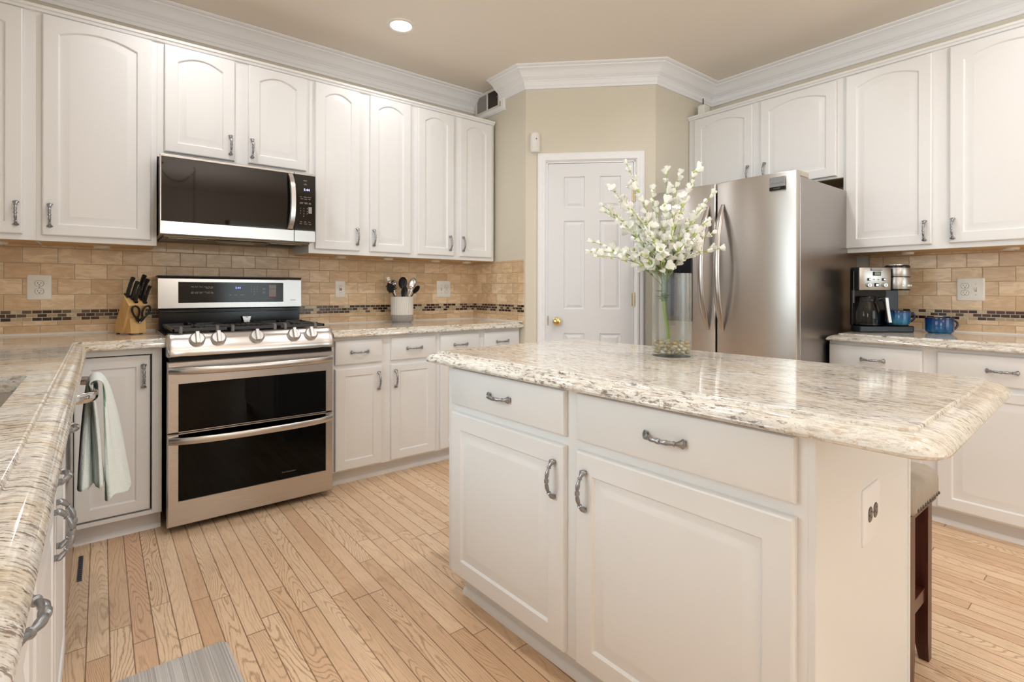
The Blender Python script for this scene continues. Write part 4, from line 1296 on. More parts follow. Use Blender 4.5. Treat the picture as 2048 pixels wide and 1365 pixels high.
# ---------------------------------------------------------------- outlets and switches
def outlet(label, loc, rz, wd, ht, kinds, face='plate_plastic', rec='plate_plastic', cat='outlet', name='wall_outlet'):
    """kinds: list of (x offset, 'duplex'|'gfi'|'switch'|'dark'), plate stands proud towards local -y"""
    t = thing(name, label, cat, loc, rz)
    m = MB()
    R = lambda i, y: [(x, y, z) for x, z in rounded([(-wd/2+i, -ht/2+i), (wd/2-i, -ht/2+i), (wd/2-i, ht/2-i), (-wd/2+i, ht/2-i)], [.007]*4, 3)]
    m.loops([R(0, 0), R(0, -.003), R(.002, -.0055), R(.005, -.0065)])
    m.build('cover_plate', face, t)
    for ox_, k in kinds:
        if k in ('duplex', 'dark'):
            for zz in (-.020, .020):
                r = MB()
                pts = [(ox_+.0165*cos(2*pi*i/24), max(-.0135, min(.0135, .0165*sin(2*pi*i/24)))+zz) for i in range(24)]
                r.loops([[(x, -.0063, z) for x, z in pts], [(x, -.0078, z) for x, z in pts]])
                rc = r.build('receptacle', rec, t)
                ring = MB()
                po = [((x-ox_)*1.09+ox_, (z-zz)*1.09+zz) for x, z in pts]
                ring.loops([[(x, -.0066, z) for x, z in pts], [(x, -.0066, z) for x, z in po]], False, False)
                ring.build('rim_line', 'slot_dark', rc, smooth=False)
                s_ = MB()
                for sx, hh in ((-.0063, .0042), (.0063, .0035)): s_.box(ox_+sx-.0010, ox_+sx+.0010, -.0081, -.0076, zz+.003-hh, zz+.003+hh)
                s_.lathe([(.0026, -.0081), (.0026, -.0076)], 10, (ox_, 0, zz-.0075), axis='y')
                s_.build('slots', 'slot_dark', rc, smooth=False)
            MB().lathe([(.003, -.0063), (.003, -.0072)], 10, (ox_, 0, 0), axis='y').build('screw', 'pewter', t)
        elif k == 'gfi':
            MB().box(ox_-.0165, ox_+.0165, -.008, -.006, -.034, .034).build('receptacle', rec, t, bevel=.001)
            s_ = MB()
            for zz in (-.022, .022):
                for sx in (-.006, .006): s_.box(ox_+sx-.001, ox_+sx+.001, -.0085, -.0079, zz-.004, zz+.004)
            s_.build('slots', 'slot_dark', t, smooth=False)
            MB().box(ox_-.009, ox_+.009, -.0092, -.0079, .002, .0085).build('reset_button', 'red_plastic', t)
            MB().box(ox_-.009, ox_+.009, -.0092, -.0079, -.0085, -.002).build('test_button', 'slot_dark', t)
        elif k == 'switch':
            MB().box(ox_-.005, ox_+.005, -.0072, -.0062, -.012, .012).build('switch_slot', 'crock_grey', t, smooth=False)
            MB().prism([(-.007, -.006), (-.007, .006), (-.016, .011), (-.017, .004)], 'x', ox_-.0038, ox_+.0038).build('switch_toggle', rec, t)
            for zz in (-.030, .030): MB().lathe([(.003, -.0063), (.003, -.0072)], 10, (ox_, 0, zz), axis='y').build('screw', 'pewter', t)
    return t
outlet('wide cream outlet plate on the tiles left of the knife block', (-.4865, -.008, 1.152), 0, .094, .128, [(0, 'duplex')])
outlet('narrow cream outlet with a red reset button right of the range', (1.053, -.008, 1.149), 0, .071, .116, [(0, 'gfi')])
outlet('cream combined switch and outlet plate right of the utensil crock', (1.8815, -.008, 1.152), 0, .124, .131, [(-.023, 'switch'), (.023, 'duplex')], cat='outlet')
outlet('cream plate with outlet and switch on the right wall tiles', (XW-.008, -2.917, 1.152), RR, .120, .128, [(-.023, 'duplex'), (.023, 'switch')])
p_ = IROT @ Vector((1.140, -3.165, .622))
outlet('white plate with two dark sockets on the island end panel', tuple(p_), IR, .124, .130, [(-.022, 'dark')], 'trim_paint', 'grey_receptacle')
o = [x for x in bpy.data.objects if x.get('label', '').startswith('white plate with two dark')][0]
# the island sockets lie side by side: turn their faces a quarter
for ch in o.children:
    if not ch.name.startswith('cover_plate'): ch.rotation_euler = (0, pi/2, 0); ch.location = (0, 0, -.020)

# ---------------------------------------------------------------- knife block
KA = radians(24)
t = thing('knife_block', 'pale wooden knife block on the counter left of the range', 'knife block', (-.134, -.275, .910), KA)
BW = .086
m = MB(); m.prism([(.150, .006), (.060, .006), (-.004, .150), (.046, .205)], 'x', 0, BW)
m.build('block', 'block_wood', t, bevel=.002)
m = MB(); m.prism([(.096, .005), (.0, .005), (.010, .082), (.026, .084)], 'x', .012, BW-.001)
m.build('foot', 'block_wood', t, bevel=.0015)
MB().box(.008, .020, .120, .132, 0, .0065).box(BW-.02, BW-.008, .120, .132, 0, .0065).box(.02, .032, .02, .032, 0, .0055).box(BW-.02, BW-.008, .02, .032, 0, .0055).build('rubber_feet', 'black_rubber', t)
ax = Vector((0, -.0905, .165)).normalized()      # direction the handles point, in the block's frame
def slot(x, f): return Vector((x, .046 + (-.004-.046)*f, .205 + (.150-.205)*f))
kn_mesh = {}
def knife(label, x, f, L, wd, yaw_=0.0):
    t_ = bpy.data.objects['knife_block']
    k = thing('kitchen_knife', label, 'knife', group='knives in the wooden block')
    base_ = slot(x, f)
    q = ax.to_track_quat('Z', 'Y')
    bw = Matrix.Translation((-.134, -.275, .910)) @ Matrix.Rotation(KA, 4, 'Z') @ Matrix.Translation(base_) @ q.to_matrix().to_4x4() @ Matrix.Rotation(yaw_, 4, 'Z')
    k.matrix_world = bw
    # handle: x thin, y wide
    m = MB(); rings = []
    for s_, ww, dy_, in ((0, .013, 0), (.10, .0125, .000), (.3, .011, .001), (.55, .0105, .001), (.80, .0115, 0), (.92, .0135, -.003), (.985, .012, -.006), (1.0, .006, -.007)):
        r = []
        for i in range(12):
            a = 2*pi*i/12
            r.append((.0075*wd*cos(a)*(1 if s_ < .99 else .6), dy_ + ww*wd*sin(a), .004+L*s_))
        rings.append(r)
    m.loops(rings); m.build('grip', 'knife_black', k, angle=60)
    MB().box(-.0012, .0012, -.014*wd, .011*wd, .004, L*.93).build('tang', 'steel_plain', k, smooth=False)
    MB().box(-.0085*wd, .0085*wd, -.014*wd, .014*wd, -.001, .010).build('bolster', 'knife_black', k, bevel=.002)
    m = MB()
    for s_ in (.2, .5, .8): m.lathe([(.0028, -.0084*wd), (.0028, .0084*wd)], 8, (0, .001, L*s_), axis='x')
    m.build('rivets', 'steel_plain', k)
    MB().box(-.0008, .0008, -.010, .010, -.09, -.001).build('blade', 'steel_plain', k, smooth=False)
knife('black-handled knife at the back left of the block, with a curved pommel', .014, .12, .108, 1.15)
knife('tallest black-handled knife at the back right of the block', .064, .10, .122, 1.15)
knife('black-handled knife second from the back left of the block', .030, .36, .100, 1.05)
knife('large black-handled knife in the middle right of the block', .072, .42, .118, 1.1)
knife('short black-handled knife at the front left of the block', .038, .66, .092, .95)
knife('slim black-handled knife at the front right of the block', .079, .74, .098, .95)
# shears hanging in the front slot
bw = Matrix.Translation((-.134, -.275, .910)) @ Matrix.Rotation(KA, 4, 'Z')
t = thing('kitchen_shears', 'black-handled scissors hanging head-down at the front of the knife block', 'scissors')
t.matrix_world = bw @ Matrix.Translation((.052, .012, .070)) @ Matrix.Rotation(radians(12), 4, 'X')
for sx in (-1, 1):
    m = MB(); pts = []
    for k in range(29):
        a = 2*pi*k/28
        wv = 1 + .30*sin(a)
        pts.append((sx*(.0225 + .0160*cos(a)*wv) + sx*.012*sin(a)*.6, -.014-.001*sx, .050 + .031*sin(a)))
    m.tube(pts, .0050, 8, caps=False)
    m.tube([(sx*.017, -.014-.001*sx, .024), (sx*.009, -.013, .008), (-sx*.002, -.011, -.006)], [.0085, .0090, .0065], 8)
    m.build('handle', 'knife_black', t, angle=60)
MB().prism([(-.006, -.006), (.006, -.006), (.005, .010), (0, .014), (-.004, .008)], 'y', -.0135, -.0075).build('blade_pair', 'steel_plain', t)
MB().lathe([(.004, -.0075), (.004, -.0195), (.002, -.0205)], 12, (.0, 0, -.004), axis='y').build('pivot_screw', 'chrome', t)

# ---------------------------------------------------------------- utensil crock
CRX, CRY, CRR, CRH = 1.452, -.150, .080, .186
t = thing('utensil_crock', 'ribbed white stoneware crock with a grey base full of cooking utensils', 'crock', (CRX, CRY, .910))
def ribbed(r, z, amp, n=144): return [((r+amp*(abs(sin(pi*k*36/n))-1))*cos(2*pi*k/n), (r+amp*(abs(sin(pi*k*36/n))-1))*sin(2*pi*k/n), z) for k in range(n)]
m = MB(); A = .0042
rr = [ribbed(CRR*.985, .056, A), ribbed(CRR, .062, A), ribbed(CRR, .178, A), ribbed(CRR-.001, .186, 0), ribbed(CRR-.007, .186, 0), ribbed(CRR-.008, .03, 0)]
m.loops(rr, False, True); m.build('crock_body', 'crock_white', t, angle=50)
m = MB(); m.loops([ribbed(CRR*.82, 0, 0), ribbed(CRR*.84, .006, 0), ribbed(CRR*.90, .008, A), ribbed(CRR*.985, .014, A), ribbed(CRR*.985, .056, A)], True, False)
m.build('grey_base', 'crock_grey', t, angle=50)
def utensil(name, label, x, y, tipx, tipy, tipz, mat, head, roll=0.0, hl=.0045, headmat=None):
    """a tool leaning in the crock: from the crock floor (x,y) to the neck (tipx,tipy,tipz) relative to the crock; head built along +z, facing -y"""
    u = thing(name, label, 'utensil', group='tools in the utensil crock')
    a = Vector((x, y, .035)); b = Vector((tipx, tipy, tipz))
    d = (b-a); q = d.to_track_quat('Z', 'Y')
    u.matrix_world = Matrix.Translation((CRX, CRY, .910)) @ Matrix.Translation(a)
    rot = Matrix.Rotation(math.atan2(d.x, d.z), 4, 'Y') @ Matrix.Rotation(-math.atan2(d.y, math.hypot(d.x, d.z)), 4, 'X') @ Matrix.Rotation(roll, 4, 'Z')
    u.matrix_world = Matrix.Translation(Vector((CRX, CRY, .910))+a) @ rot
    L = d.length
    MB().tube([(0, 0, 0), (0, 0, L*.5), (0, 0, L)], [hl*1.2, hl, hl*.9], 8).build('handle', mat, u)
    h = head(L); h.build('head', headmat or mat, u, angle=60)
    return u
def bowl(w_, l_, dep, slots=0):
    def f(L):
        m = MB(); n, r_ = 24, 8
        rings = []
        for j in range(r_+1):
            k = j/r_
            rings.append([(w_*sin(pi/2*k)*cos(2*pi*i/n), dep*cos(pi/2*k)**1.0, L + l_*.93 + l_*sin(pi/2*k)*sin(2*pi*i/n)) for i in range(n)])
        for j in range(r_, -1, -1):
            k = j/r_
            rings.append([(w_*.94*sin(pi/2*k)*cos(2*pi*i/n), dep*.86*cos(pi/2*k)-.0015, L + l_*.93 + l_*.94*sin(pi/2*k)*sin(2*pi*i/n)) for i in range(n)])
        m.loops(rings, False, False)
        if slots:
            for i in range(slots):
                xx = (i-(slots-1)/2)*w_*.42
                m.box(xx-.0025, xx+.0025, -.002, dep*.1, L+l_*.5, L+l_*1.5)
        return m
    return f
def fork(L):
    m = MB()
    n = 14
    pts = [(.030*sin(pi*k/n)*(1), -.012*sin(pi*k/n), L+.085*k/n) for k in range(n+1)]
    prof = [[(s_*(.004+.026*sin(pi*min(1, k/n*1.05))**.8), .004-.018*(k/n)**2*0, L+.080*k/n) for s_ in (-1, 1)] for k in range(n+1)]
    rings = [[(p[0][0], -.002, p[0][2]), (p[1][0], -.002, p[1][2]), (p[1][0], .003, p[1][2]), (p[0][0], .003, p[0][2])] for p in prof]
    m.loops(rings)
    for k in range(6):
        for s_ in (-1, 1):
            m.tube([(s_*.022, 0, L+.014+k*.011), (s_*.031, -.012, L+.016+k*.011), (s_*.033, -.024, L+.020+k*.011)], [.004, .0035, .002], 6)
    return m
def blade_head(w0, w1, l_):
    def f(L):
        m = MB()
        m.loops([[(-.006, -.0015, L-.004), (.006, -.0015, L-.004), (.006, .0015, L-.004), (-.006, .0015, L-.004)],
                 [(-w0, -.0015, L+l_*.2), (w0, -.0015, L+l_*.2), (w0, .0015, L+l_*.2), (-w0, .0015, L+l_*.2)],
                 [(-w1, -.001, L+l_), (w1, -.001, L+l_), (w1, .001, L+l_), (-w1, .001, L+l_)]])
        return m
    return f
def whisk(L):
    m = MB()
    for i in range(6):
        a = pi*i/6
        pts = []
        for k in range(17):
            s_ = k/16; r = .026*sin(pi*s_)**.7
            z = L + .085*(1-abs(2*s_-1)**2.2)
            sg = cos(pi*s_)
            pts.append((sg*.028*(sin(pi*s_)+.12)*cos(a), sg*.028*(sin(pi*s_)+.12)*sin(a), z))
        m.tube(pts, .0011, 5)
    return m
utensil('pasta_server', 'black toothed pasta server leaning to the left in the crock', .02, 0, -.088, -.030, .215, 'knife_black', fork, .1)
utensil('steel_ladle', 'polished steel ladle at the back left of the crock', .01, .02, -.060, .02, .250, 'steel_plain', bowl(.040, .030, .024), .2)
utensil('steel_turner', 'steel turner handle sticking up at the far left of the crock', .03, .01, -.072, .035, .275, 'steel_plain', blade_head(.010, .012, .055), .1)
utensil('slotted_spoon', 'black slotted spoon standing tallest in the middle of the crock', -.01, .01, .008, .012, .245, 'knife_black', bowl(.034, .044, .014, 3), 0)
utensil('serving_spoon', 'polished steel serving spoon at the right of the crock', -.03, 0, .060, -.005, .240, 'steel_plain', bowl(.027, .046, .012), -.35)
utensil('black_spatula', 'black spatula leaning far right out of the crock', -.04, .01, .098, .010, .212, 'knife_black', bowl(.024, .036, .007), -1.1)
utensil('wire_whisk', 'steel wire whisk at the front of the crock', -.01, -.03, .026, -.040, .178, 'steel_plain', whisk, 0)
utensil('solid_spoon', 'black solid spoon at the front middle of the crock', -.02, -.02, -.004, -.032, .185, 'knife_black', bowl(.028, .040, .012), .2)

# ---------------------------------------------------------------- coffee maker (stands square to the camera's line of sight)
CMX, CMY = 3.066, -2.528
CR_ = -YAW
t = thing('coffee_maker', 'black and brushed-steel combination coffee maker on the right counter', 'coffee maker', (CMX, CMY, .910), CR_)
# local: x to the viewer's right, y away, z up ; front left corner of the base at the origin
m = MB(); m.prism([(.0, .0), (.305, .0), (.312, .012), (.312, .19), (.12, .19), (.0, .075)], 'z', 0, .036)
m.build('base', 'black_plastic', t, bevel=.006)
m = MB(); m.prism([(.0, .070), (.250, .105), (.262, .19), (.12, .19), (.004, .09)], 'z', .034, .365)
m.build('rear_column', 'black_plastic', t, bevel=.006)
m = MB(); m.prism([(.0, .012), (.185, .012), (.185, .19), (.12, .19), (.0, .085)], 'z', .236, .368)
m.build('brew_head', 'black_plastic', t, bevel=.006)
m = MB(); rings = []
for z in (.238, .242, .358, .364):
    ins = .002 if z in (.238, .364) else 0
    rings.append([(.004+.176*k/12, .012-.010*sin(pi*k/12)**.6-.002+ins, z) for k in range(13)] + [(.180, .016, z), (.004, .016, z)])
m.loops(rings); m.build('front_panel', 'coffee_steel', t, angle=35)
MB().box(.062, .122, -.0065, .002, .347, .362).build('name_plate', 'button_grey', t, bevel=.002)
MB().box(.074, .116, -.0020-.004, .004, .318, .341).build('display_frame', 'black_plastic', t, bevel=.003)
MB().box(.079, .111, -.0066, -.004, .322, .337).build('display', 'lcd_green', t, smooth=False)
for bx, bz, s_ in ((.052, .297, .0075), (.134, .297, .0075), (.093, .266, .010)):
    MB().box(bx-s_, bx+s_, -.0055, .004, bz-s_, bz+s_).build('button_frame', 'black_plastic', t, bevel=.002)
    MB().box(bx-s_*.75, bx+s_*.75, -.0085, .0, bz-s_*.75, bz+s_*.75).build('button', 'sheen_steel', t, bevel=.002)
for bx in (.048, .138):
    m = MB().lathe([(.0125, .004), (.0125, -.006), (.0105, -.012), (.001, -.012)], 24, (bx, 0, .265), axis='y')
    kk = m.build('dial', 'knob_metal', t)
    MB().box(bx-.0015, bx+.0015, -.0135, -.0115, .257, .273).build('dial_mark', 'button_grey', kk, smooth=False)
for bx in (.081, .105):
    MB().lathe([(.003, .003), (.003, -.007)], 10, (bx, 0, .297), axis='y').build('indicator', 'plate_plastic', t)
# single-serve tower
m = MB(); tw = lambda r, z, oy=.0: [(.2515 + r*cos(a), .058+oy + r*.98*sin(a), z) for a in [2*pi*k/40 for k in range(40)]]
m.loops([tw(.060, .236), tw(.061, .240), tw(.061, .372), tw(.056, .378)]); m.build('pod_tower', 'black_plastic', t)
m = MB(); m.loops([tw(.0625, .244), tw(.0632, .246), tw(.0632, .308), tw(.0625, .310)]); m.build('tower_panel', 'coffee_steel', t)
m = MB(); m.loops([tw(.0625, .315), tw(.0632, .317), tw(.0632, .362), tw(.0625, .364)]); m.build('tower_lid', 'coffee_steel', t)
m = MB(); m.loops([tw(.050, .377), tw(.049, .382), tw(.030, .383)]); m.build('lid_top', 'chrome', t)
for k, ang in enumerate((-100, -72, -44)):
    a = radians(ang); bx, by = .2515+.0640*cos(a), .058+.0628*sin(a)
    o = MB().box(-.0075, .0075, -.003, .004, -.006, .006).build('pod_button', 'plate_plastic', t, bevel=.002)
    o.location = (bx, by, .263); o.rotation_euler = (0, 0, a+pi/2)
MB().box(.215, .290, .10, .17, .036, .24).build('tower_column', 'black_plastic', t, bevel=.004)
m = MB(); m.lathe([(.050, .036), (.052, .039), (.050, .042), (.001, .041)], 32, (.2515, .056, 0)); m.build('drip_tray', 'black_rubber', t)
MB().box(.0235, .0265, .0, .004, .045, .34).build('water_gauge', 'button_grey', t) if False else None
MB().box(-.0012, .001, .050, .056, .165, .345).build('water_gauge', 'button_grey', t, smooth=False)
# carafe
def local_world(T, p): bpy.context.view_layer.update(); return T.matrix_world @ Vector(p)
cp = local_world(t, (.082, .066, .036))
cm = t
t = thing('coffee_carafe', 'glass coffee carafe with a steel handle inside the coffee maker', 'carafe', tuple(cp), CR_)
MB().lathe([(.052, 0), (.062, .004), (.066, .03), (.066, .075), (.056, .115), (.046, .14), (.046, .150)], 36, cap0=True, cap1=False).build('glass_body', 'carafe_glass', t)
MB().lathe([(.067, .006), (.067, .014), (.060, .014)], 36, cap0=False, cap1=False).build('base_band', 'black_plastic', t)
MB().lathe([(.050, .140), (.050, .158), (.044, .166), (.001, .168)], 32).build('lid', 'black_plastic', t)
m = MB().tube([(.035, -.050, .150), (.050, -.066, .156), (.060, -.074, .13), (.066, -.078, .08), (.068, -.070, .03)], [.012, .013, .013, .012, .012], 10, flat=.7)
m.build('handle_back', 'black_plastic', t)
m = MB(); rings = []
for k in range(9):
    s_ = k/8
    cx_ = .052 + .020*s_**1.3; z = .160 - .140*s_
    rings.append([(cx_-.010-.002*s_, -.086, z), (cx_+.010+.002*s_, -.086, z), (cx_+.009, -.092, z), (cx_-.009, -.092, z)])
m.loops(rings); m.build('handle', 'coffee_steel', t, bevel=.002)
# mugs
def mug(name, label, loc, rz, R, H, mat):
    t = thing(name, label, 'mug', loc, rz)
    m = MB().lathe([(R*.78, 0), (R*.80, .003), (R*.90, .006), (R*.97, .012), (R, .022), (R, H-.002), (R-.001, H), (R-.004, H), (R-.005, H-.004), (R-.006, .016), (R*.7, .008), (.001, .008)], 40, cap1=True)
    m.build('bowl', mat, t)
    pts = [(R-.004+.040*sin(pi*k/12)*(1+.25*cos(pi*k/12)), 0, H*.50+H*.34*cos(pi*k/12)) for k in range(13)]
    MB().tube(pts, [.006]*13, 10, flat=.8).build('handle', 'glaze_dark', t)
    MB().lathe([(R+.0006, H-.006), (R+.0003, H+.0006), (R-.003, H+.0012), (R-.0052, H-.003)], 40, cap0=False, cap1=False).build('rim', 'glaze_dark', t)
mp = local_world(cm, (.243, .044, .0425))
mug('blue_mug', 'blue glazed mug standing on the drip tray of the coffee maker', tuple(mp), -YAW+radians(0), .061, .078, 'glaze_blue')
mug('dark_blue_mug', 'deeper blue glazed mug standing alone on the right counter', (3.362, -2.818, .910), -YAW, .064, .086, 'glaze_blue_deep')

# ---------------------------------------------------------------- vase, pebbles and blossom
VX, VY = 1.334, -2.492
VR, VH = .0675, .292
t = thing('glass_vase', 'tall clear glass cylinder vase holding white blossom on the island', 'vase', (VX, VY, .910))
m = MB().lathe([(VR-.002, 0), (VR, .002), (VR, VH-.001), (VR-.0015, VH), (VR-.003, VH-.001), (VR-.0034, .014), (VR-.010, .010), (.001, .009)], 56)
m.build('glass', 'vase_glass', t)
pm = []
for i in range(5):
    m = MB(); rings = []
    for j in range(1, 6):
        a = pi*j/6
        rings.append([(.0075*sin(a)*cos(2*pi*k/9), .0068*sin(a)*sin(2*pi*k/9), .0058*cos(a)) for k in range(9)])
    m.loops(rings)
    pm.append(m)
r2 = random.Random(3)
src = {}; cnt = 0
layers = [(.0165, 20), (.0275, 20), (.0385, 18), (.049, 14)]
for z, nn in layers:
    for k in range(nn):
        if k < 15: rad = VR-.0125; a = 2*pi*(k+ (z*37 % 1))/min(nn, 15)
        else: rad = .028*r2.random()**.5+.008; a = 2*pi*k/5+z*50
        i = r2.randrange(5)
        lab = 'small glossy amber pebble lying at the bottom of the flower vase'
        if i not in src:
            o = pm[i].build('pebble', 'pebble_%d' % i, None, angle=90); src[i] = o
        else:
            o = src[i].copy(); C.objects.link(o)
        tag(o, lab, 'pebble', 'pebbles in the vase')
        o.location = (VX+rad*cos(a), VY+rad*sin(a), .910+z+r2.uniform(-.001, .001))
        o.rotation_euler = (r2.uniform(-.5, .5), r2.uniform(-.5, .5), r2.random()*6)
        sc = r2.uniform(.85, 1.15); o.scale = (sc, sc, sc)

fa = thing('blossom_spray', 'artificial white blossom spray with thin green twigs standing in the glass vase', 'flowers', (VX, VY, .955))
Rv = Vector((cos(YAW), -sin(YAW), 0)); Fv = Vector((sin(YAW), cos(YAW), 0))
org = Vector((VX, VY, .955))
DEP = (Vector((VX, VY, 0))-Vector((CAM[0], CAM[1], 0))).dot(Fv)
def at(u, v, dd=0.0):
    """point that far along the view depth of the vase (layout of the twig tips)"""
    d = DEP+dd
    return Vector(CAM) + Fv*d + Rv*((u-X0)/FOC*d) + Vector((0, 0, -(v-HZ)/FOC*d)) - org
root = at(1338, 678); knot = at(1327, 596)
MB().tube([root, at(1334, 650), at(1329, 622), knot], [.0052, .0056, .0060, .0062], 10).build('main_stem', 'stem_green', fa)
MB().tube([knot - Vector((0, 0, .012)), knot, at(1328, 560), at(1328, 540)], [.0075, .0085, .0085, .006], 10).build('stem_wrap', 'leaf_green', fa)
tips = [(1253, 328, -.02), (1222, 378, .05), (1206, 412, -.05), (1210, 424, .1), (1182, 503, 0), (1186, 484, .06), (1195, 512, -.05), (1236, 396, .1), (1263, 418, -.1), (1246, 446, .02),
        (1334, 342, .0), (1360, 348, .06), (1394, 336, -.02), (1423, 388, .05), (1405, 415, -.06), (1438, 496, .0), (1424, 466, .09), (1414, 442, -.09), (1310, 420, .12), (1350, 425, -.11),
        (1288, 445, -.06), (1306, 380, .10), (1375, 440, .12), (1385, 480, -.12), (1270, 480, .12), (1300, 470, -.13), (1340, 465, .15), (1396, 505, .1), (1258, 500, -.1), (1322, 500, -.15), (1365, 395, .12), (1282, 512, .05)]
r3 = random.Random(11)
def petalm(kind):
    m = MB()
    n = 5 if kind else 4
    for k in range(n):
        a = 2*pi*k/n + .3*kind
        ca, sa = cos(a), sin(a)
        op = .55 if kind else .28
        pts = []
        ring = []
        for s_, w_ in ((0, .0012), (.35, .0042), (.7, .0062), (1.0, .0032)):
            rr_ = .0015 + .0135*op*s_**1.2; zz = .017*s_*(1-.15*kind*s_)
            wv = .0012*sin(9*s_+k)
            ring.append([(ca*rr_-sa*w_, sa*rr_+ca*w_, zz+wv), (ca*(rr_+.0016*s_), sa*(rr_+.0016*s_), zz-.0012), (ca*rr_+sa*w_, sa*rr_-ca*w_, zz-wv)])
        ids = [[m.P(p) for p in r] for r in ring]
        for A_, B_ in zip(ids, ids[1:]):
            for q in range(2): m.face((A_[q], A_[q+1], B_[q+1], B_[q]))
    b0 = len(m.f)
    m.lathe([(.0010, -.006), (.0026, -.001), (.0030, .003), (.0018, .006)], 6, mi=1)
    return m
PM = [petalm(0), petalm(1)]
pobj = []
for i in (0, 1):
    o = PM[i].build('blossom', ['petal_white', 'petal_tip'], fa, angle=180)
    pobj.append(o)
BL = []
twigs_leaf = MB()
for (u, v, dd) in tips:
    tip = at(u, v, dd)
    st = at(1327+r3.uniform(-3, 3), 560+r3.uniform(-10, 14), 0)
    mid = st.lerp(tip, .5) + Vector((0, 0, .030+.02*r3.random())) + Rv*((tip-st).dot(Rv)*-.10)
    pts = []
    for k in range(15):
        s_ = k/14
        p = st*(1-s_)**2 + mid*(2*s_*(1-s_)) + tip*s_*s_
        pts.append(p)
    pts[0] = knot.lerp(pts[0], .9)
    MB().tube(pts, [.0017-.0009*k/14 for k in range(15)], 5).build('twig', 'twig_green', fa)
    Ltot = (tip-st).length
    nb = max(4, int(Ltot/.029))
    for k in range(nb):
        s_ = .30 + .70*(k+r3.uniform(-.45, .45))/(nb-1) if k < nb-1 else 1.0
        s_ = min(1, max(.2, s_))
        i0 = min(13, int(s_*14)); p = pts[i0].lerp(pts[i0+1], s_*14-i0)
        p = p + Vector((r3.uniform(-1, 1), r3.uniform(-1, 1), r3.uniform(-.5, 1)))*.006*(1 if k < nb-1 else 0)
        d = (pts[i0+1]-pts[i0]).normalized()
        side = Vector((r3.uniform(-1, 1), r3.uniform(-1, 1), r3.uniform(-.5, 1)))
        dirv = (d*.8 + side*.75).normalized() if k < nb-1 else d
        big = 1 if r3.random() < (.75 if s_ < .75 else .45) else 0
        BL.append((p, dirv, big, r3.uniform(.85, 1.45)*(1.45 if big else 1.25)*(1.0 if s_ < .8 else .8)))
    for k in range(5):
        s_ = r3.uniform(.12, .60); i0 = int(s_*14); p = pts[i0]
        d = (pts[i0+1]-pts[i0]).normalized(); side = Vector((r3.uniform(-1, 1), r3.uniform(-1, 1), r3.uniform(-.2, .6)))
        e = p + (d*1.0+side*.8).normalized()*r3.uniform(.018, .034)
        twigs_leaf.tube([p, p.lerp(e, .5)+Vector((0, 0, .002)), e], [.0008, .0019, .0004], 5, flat=.5)
for k in range(7):
    a = r3.uniform(0, 6.28); p = knot + Vector((0, 0, r3.uniform(-.004, .03)))
    e = p + Vector((.025*cos(a), .025*sin(a), r3.uniform(-.004, .018)))
    twigs_leaf.tube([p, p.lerp(e, .5), e], [.0012, .0022, .0005], 5, flat=.5)
twigs_leaf.build('leaves', 'leaf_green', fa)
# the nearest hundred blossoms are parts of their own, the rest one mass
r3.shuffle(BL)
rest = MB(); rest_b = bmesh.new()
used = [False, False]
for q, (p, dv, big, sc) in enumerate(BL):
    mt = Matrix.Translation(p) @ dv.to_track_quat('Z', 'Y').to_matrix().to_4x4() @ Matrix.Rotation(r3.random()*6, 4, 'Z') @ Matrix.Scale(sc, 4)
    if q < 98:
        if not used[big]: o = pobj[big]; used[big] = True
        else: o = pobj[big].copy(); C.objects.link(o); o.parent = fa
        o.matrix_local = mt
    else:
        src_ = PM[big]; base_i = len(rest.v)
        for vv in src_.v: rest.v.append(tuple(mt @ Vector(vv)))
        for f_, mi in zip(src_.f, src_.m): rest.f.append(tuple(i+base_i for i in f_)); rest.m.append(mi)
o = rest.build('blossoms', ['petal_white', 'petal_tip'], fa, angle=180)
o['kind'] = 'stuff'

# ---------------------------------------------------------------- counter stool, rug, floor register
t = thing('counter_stool', 'beige linen saddle stool with dark wood legs and bronze nailheads behind the island', 'stool', (1.660, -2.935, 0))
m = MB(); rings = []
SX, SY = .142, .215
def sr(k, z, crown=0.0, n=8):
    pts = rounded([(-SX*k, -SY*k), (SX*k, -SY*k), (SX*k, SY*k), (-SX*k, SY*k)], [.035*k]*4, 5)
    return [(x, y, z + crown*(abs(y)/SY)**2) for x, y in pts]
m.loops([sr(.90, .505), sr(.965, .505), sr(1.0, .518), sr(1.0, .560, .002), sr(.975, .580, .003), sr(.91, .590, .004), sr(.7, .596, .005), sr(.4, .598, .005), sr(.05, .599, .005)])
m.build('seat_cushion', 'linen', t, angle=70)
MB().box(-SX*.93, SX*.93, -SY*.95, SY*.95, .490, .506).build('seat_frame', 'stool_wood', t, bevel=.002)
nail0 = None
cnt = 0
per = []
for s_ in range(10): per.append((-SX+.036+s_*(2*SX-.072)/9, -SY-.0005, 0))
for s_ in range(15): per.append((SX+.0005, -SY+.036+s_*(2*SY-.072)/14, pi/2))
for s_ in range(15): per.append((-SX-.0005, -SY+.036+s_*(2*SY-.072)/14, -pi/2))
for s_ in range(10): per.append((-SX+.036+s_*(2*SX-.072)/9, SY+.0005, pi))
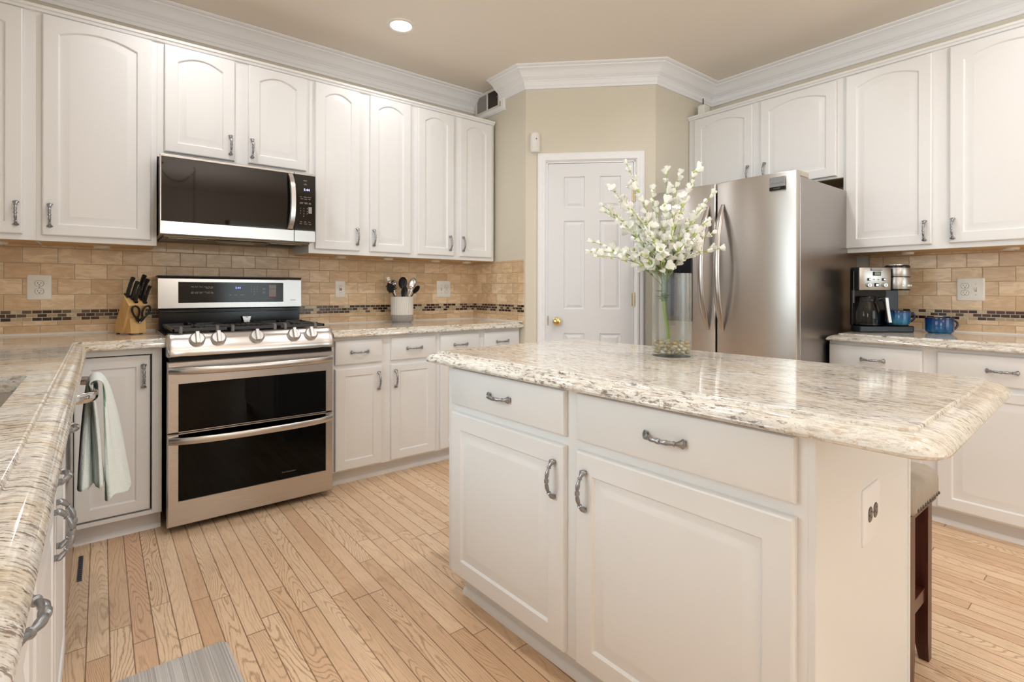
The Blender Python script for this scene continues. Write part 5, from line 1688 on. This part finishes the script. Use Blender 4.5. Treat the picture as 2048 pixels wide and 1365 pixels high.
for x, y, a in per:
    if nail0 is None:
        nail0 = MB().lathe([(.0055, 0), (.005, -.002), (.0025, -.0038), (.0004, -.0042)], 10, axis='y').build('nailhead', 'nail_bronze', t)
        o = nail0
    else: o = again(nail0, t)
    o.location = (x, y, .520); o.rotation_euler = (0, 0, a)
m0 = None
for sx in (-1, 1):
    for sy in (-1, 1):
        cx_, cy_ = sx*.088, sy*.180
        m = MB()
        m.loops([[(cx_+sx*.004-.015, cy_+sy*.006-.013, 0), (cx_+sx*.004+.015, cy_+sy*.006-.013, 0), (cx_+sx*.004+.015, cy_+sy*.006+.013, 0), (cx_+sx*.004-.015, cy_+sy*.006+.013, 0)],
                 [(cx_-.021, cy_-.019, .07), (cx_+.021, cy_-.019, .07), (cx_+.021, cy_+.019, .07), (cx_-.021, cy_+.019, .07)],
                 [(cx_-.021, cy_-.019, .492), (cx_+.021, cy_-.019, .492), (cx_+.021, cy_+.019, .492), (cx_-.021, cy_+.019, .492)]])
        m.build('leg', 'stool_wood', t, bevel=.0015)
for sy in (-1, 1): MB().box(-.068, .068, sy*.180-.012, sy*.180+.012, .190, .230).build('stretcher', 'stool_wood', t, bevel=.002)
for sx in (-1, 1): MB().box(sx*.088-.012, sx*.088+.012, -.162, .162, .140, .176).build('stretcher', 'stool_wood', t, bevel=.002)

t = MB()
rp = rounded([(-.235, -.38), (.235, -.38), (.235, .38), (-.235, .38)], [.03]*4, 5)
t.loops([[(x, y, .001) for x, y in rp], [(x, y, .008) for x, y in rp], [(x*.985, y*.99, .011) for x, y in rp]])
o = tag(t.build('floor_mat', 'rug_stripe', angle=50), 'grey striped kitchen mat on the oak floor near the sink', 'mat')
o.location = (-.150, -2.068, 0); o.rotation_euler = (0, 0, radians(1.5))

t = thing('floor_register', 'narrow dark metal floor register beside the corner cabinet', 'vent', (-.307, -.815, 0))
MB().box(-.008, .008, -.12, .12, 0, .004).build('frame', 'register_metal', t, bevel=.001)
m = MB()
for k in range(12): m.box(-.005, .005, -.110+k*.0195, -.100+k*.0195, .004, .0048)
m.build('grille', 'slot_dark', t, smooth=False)
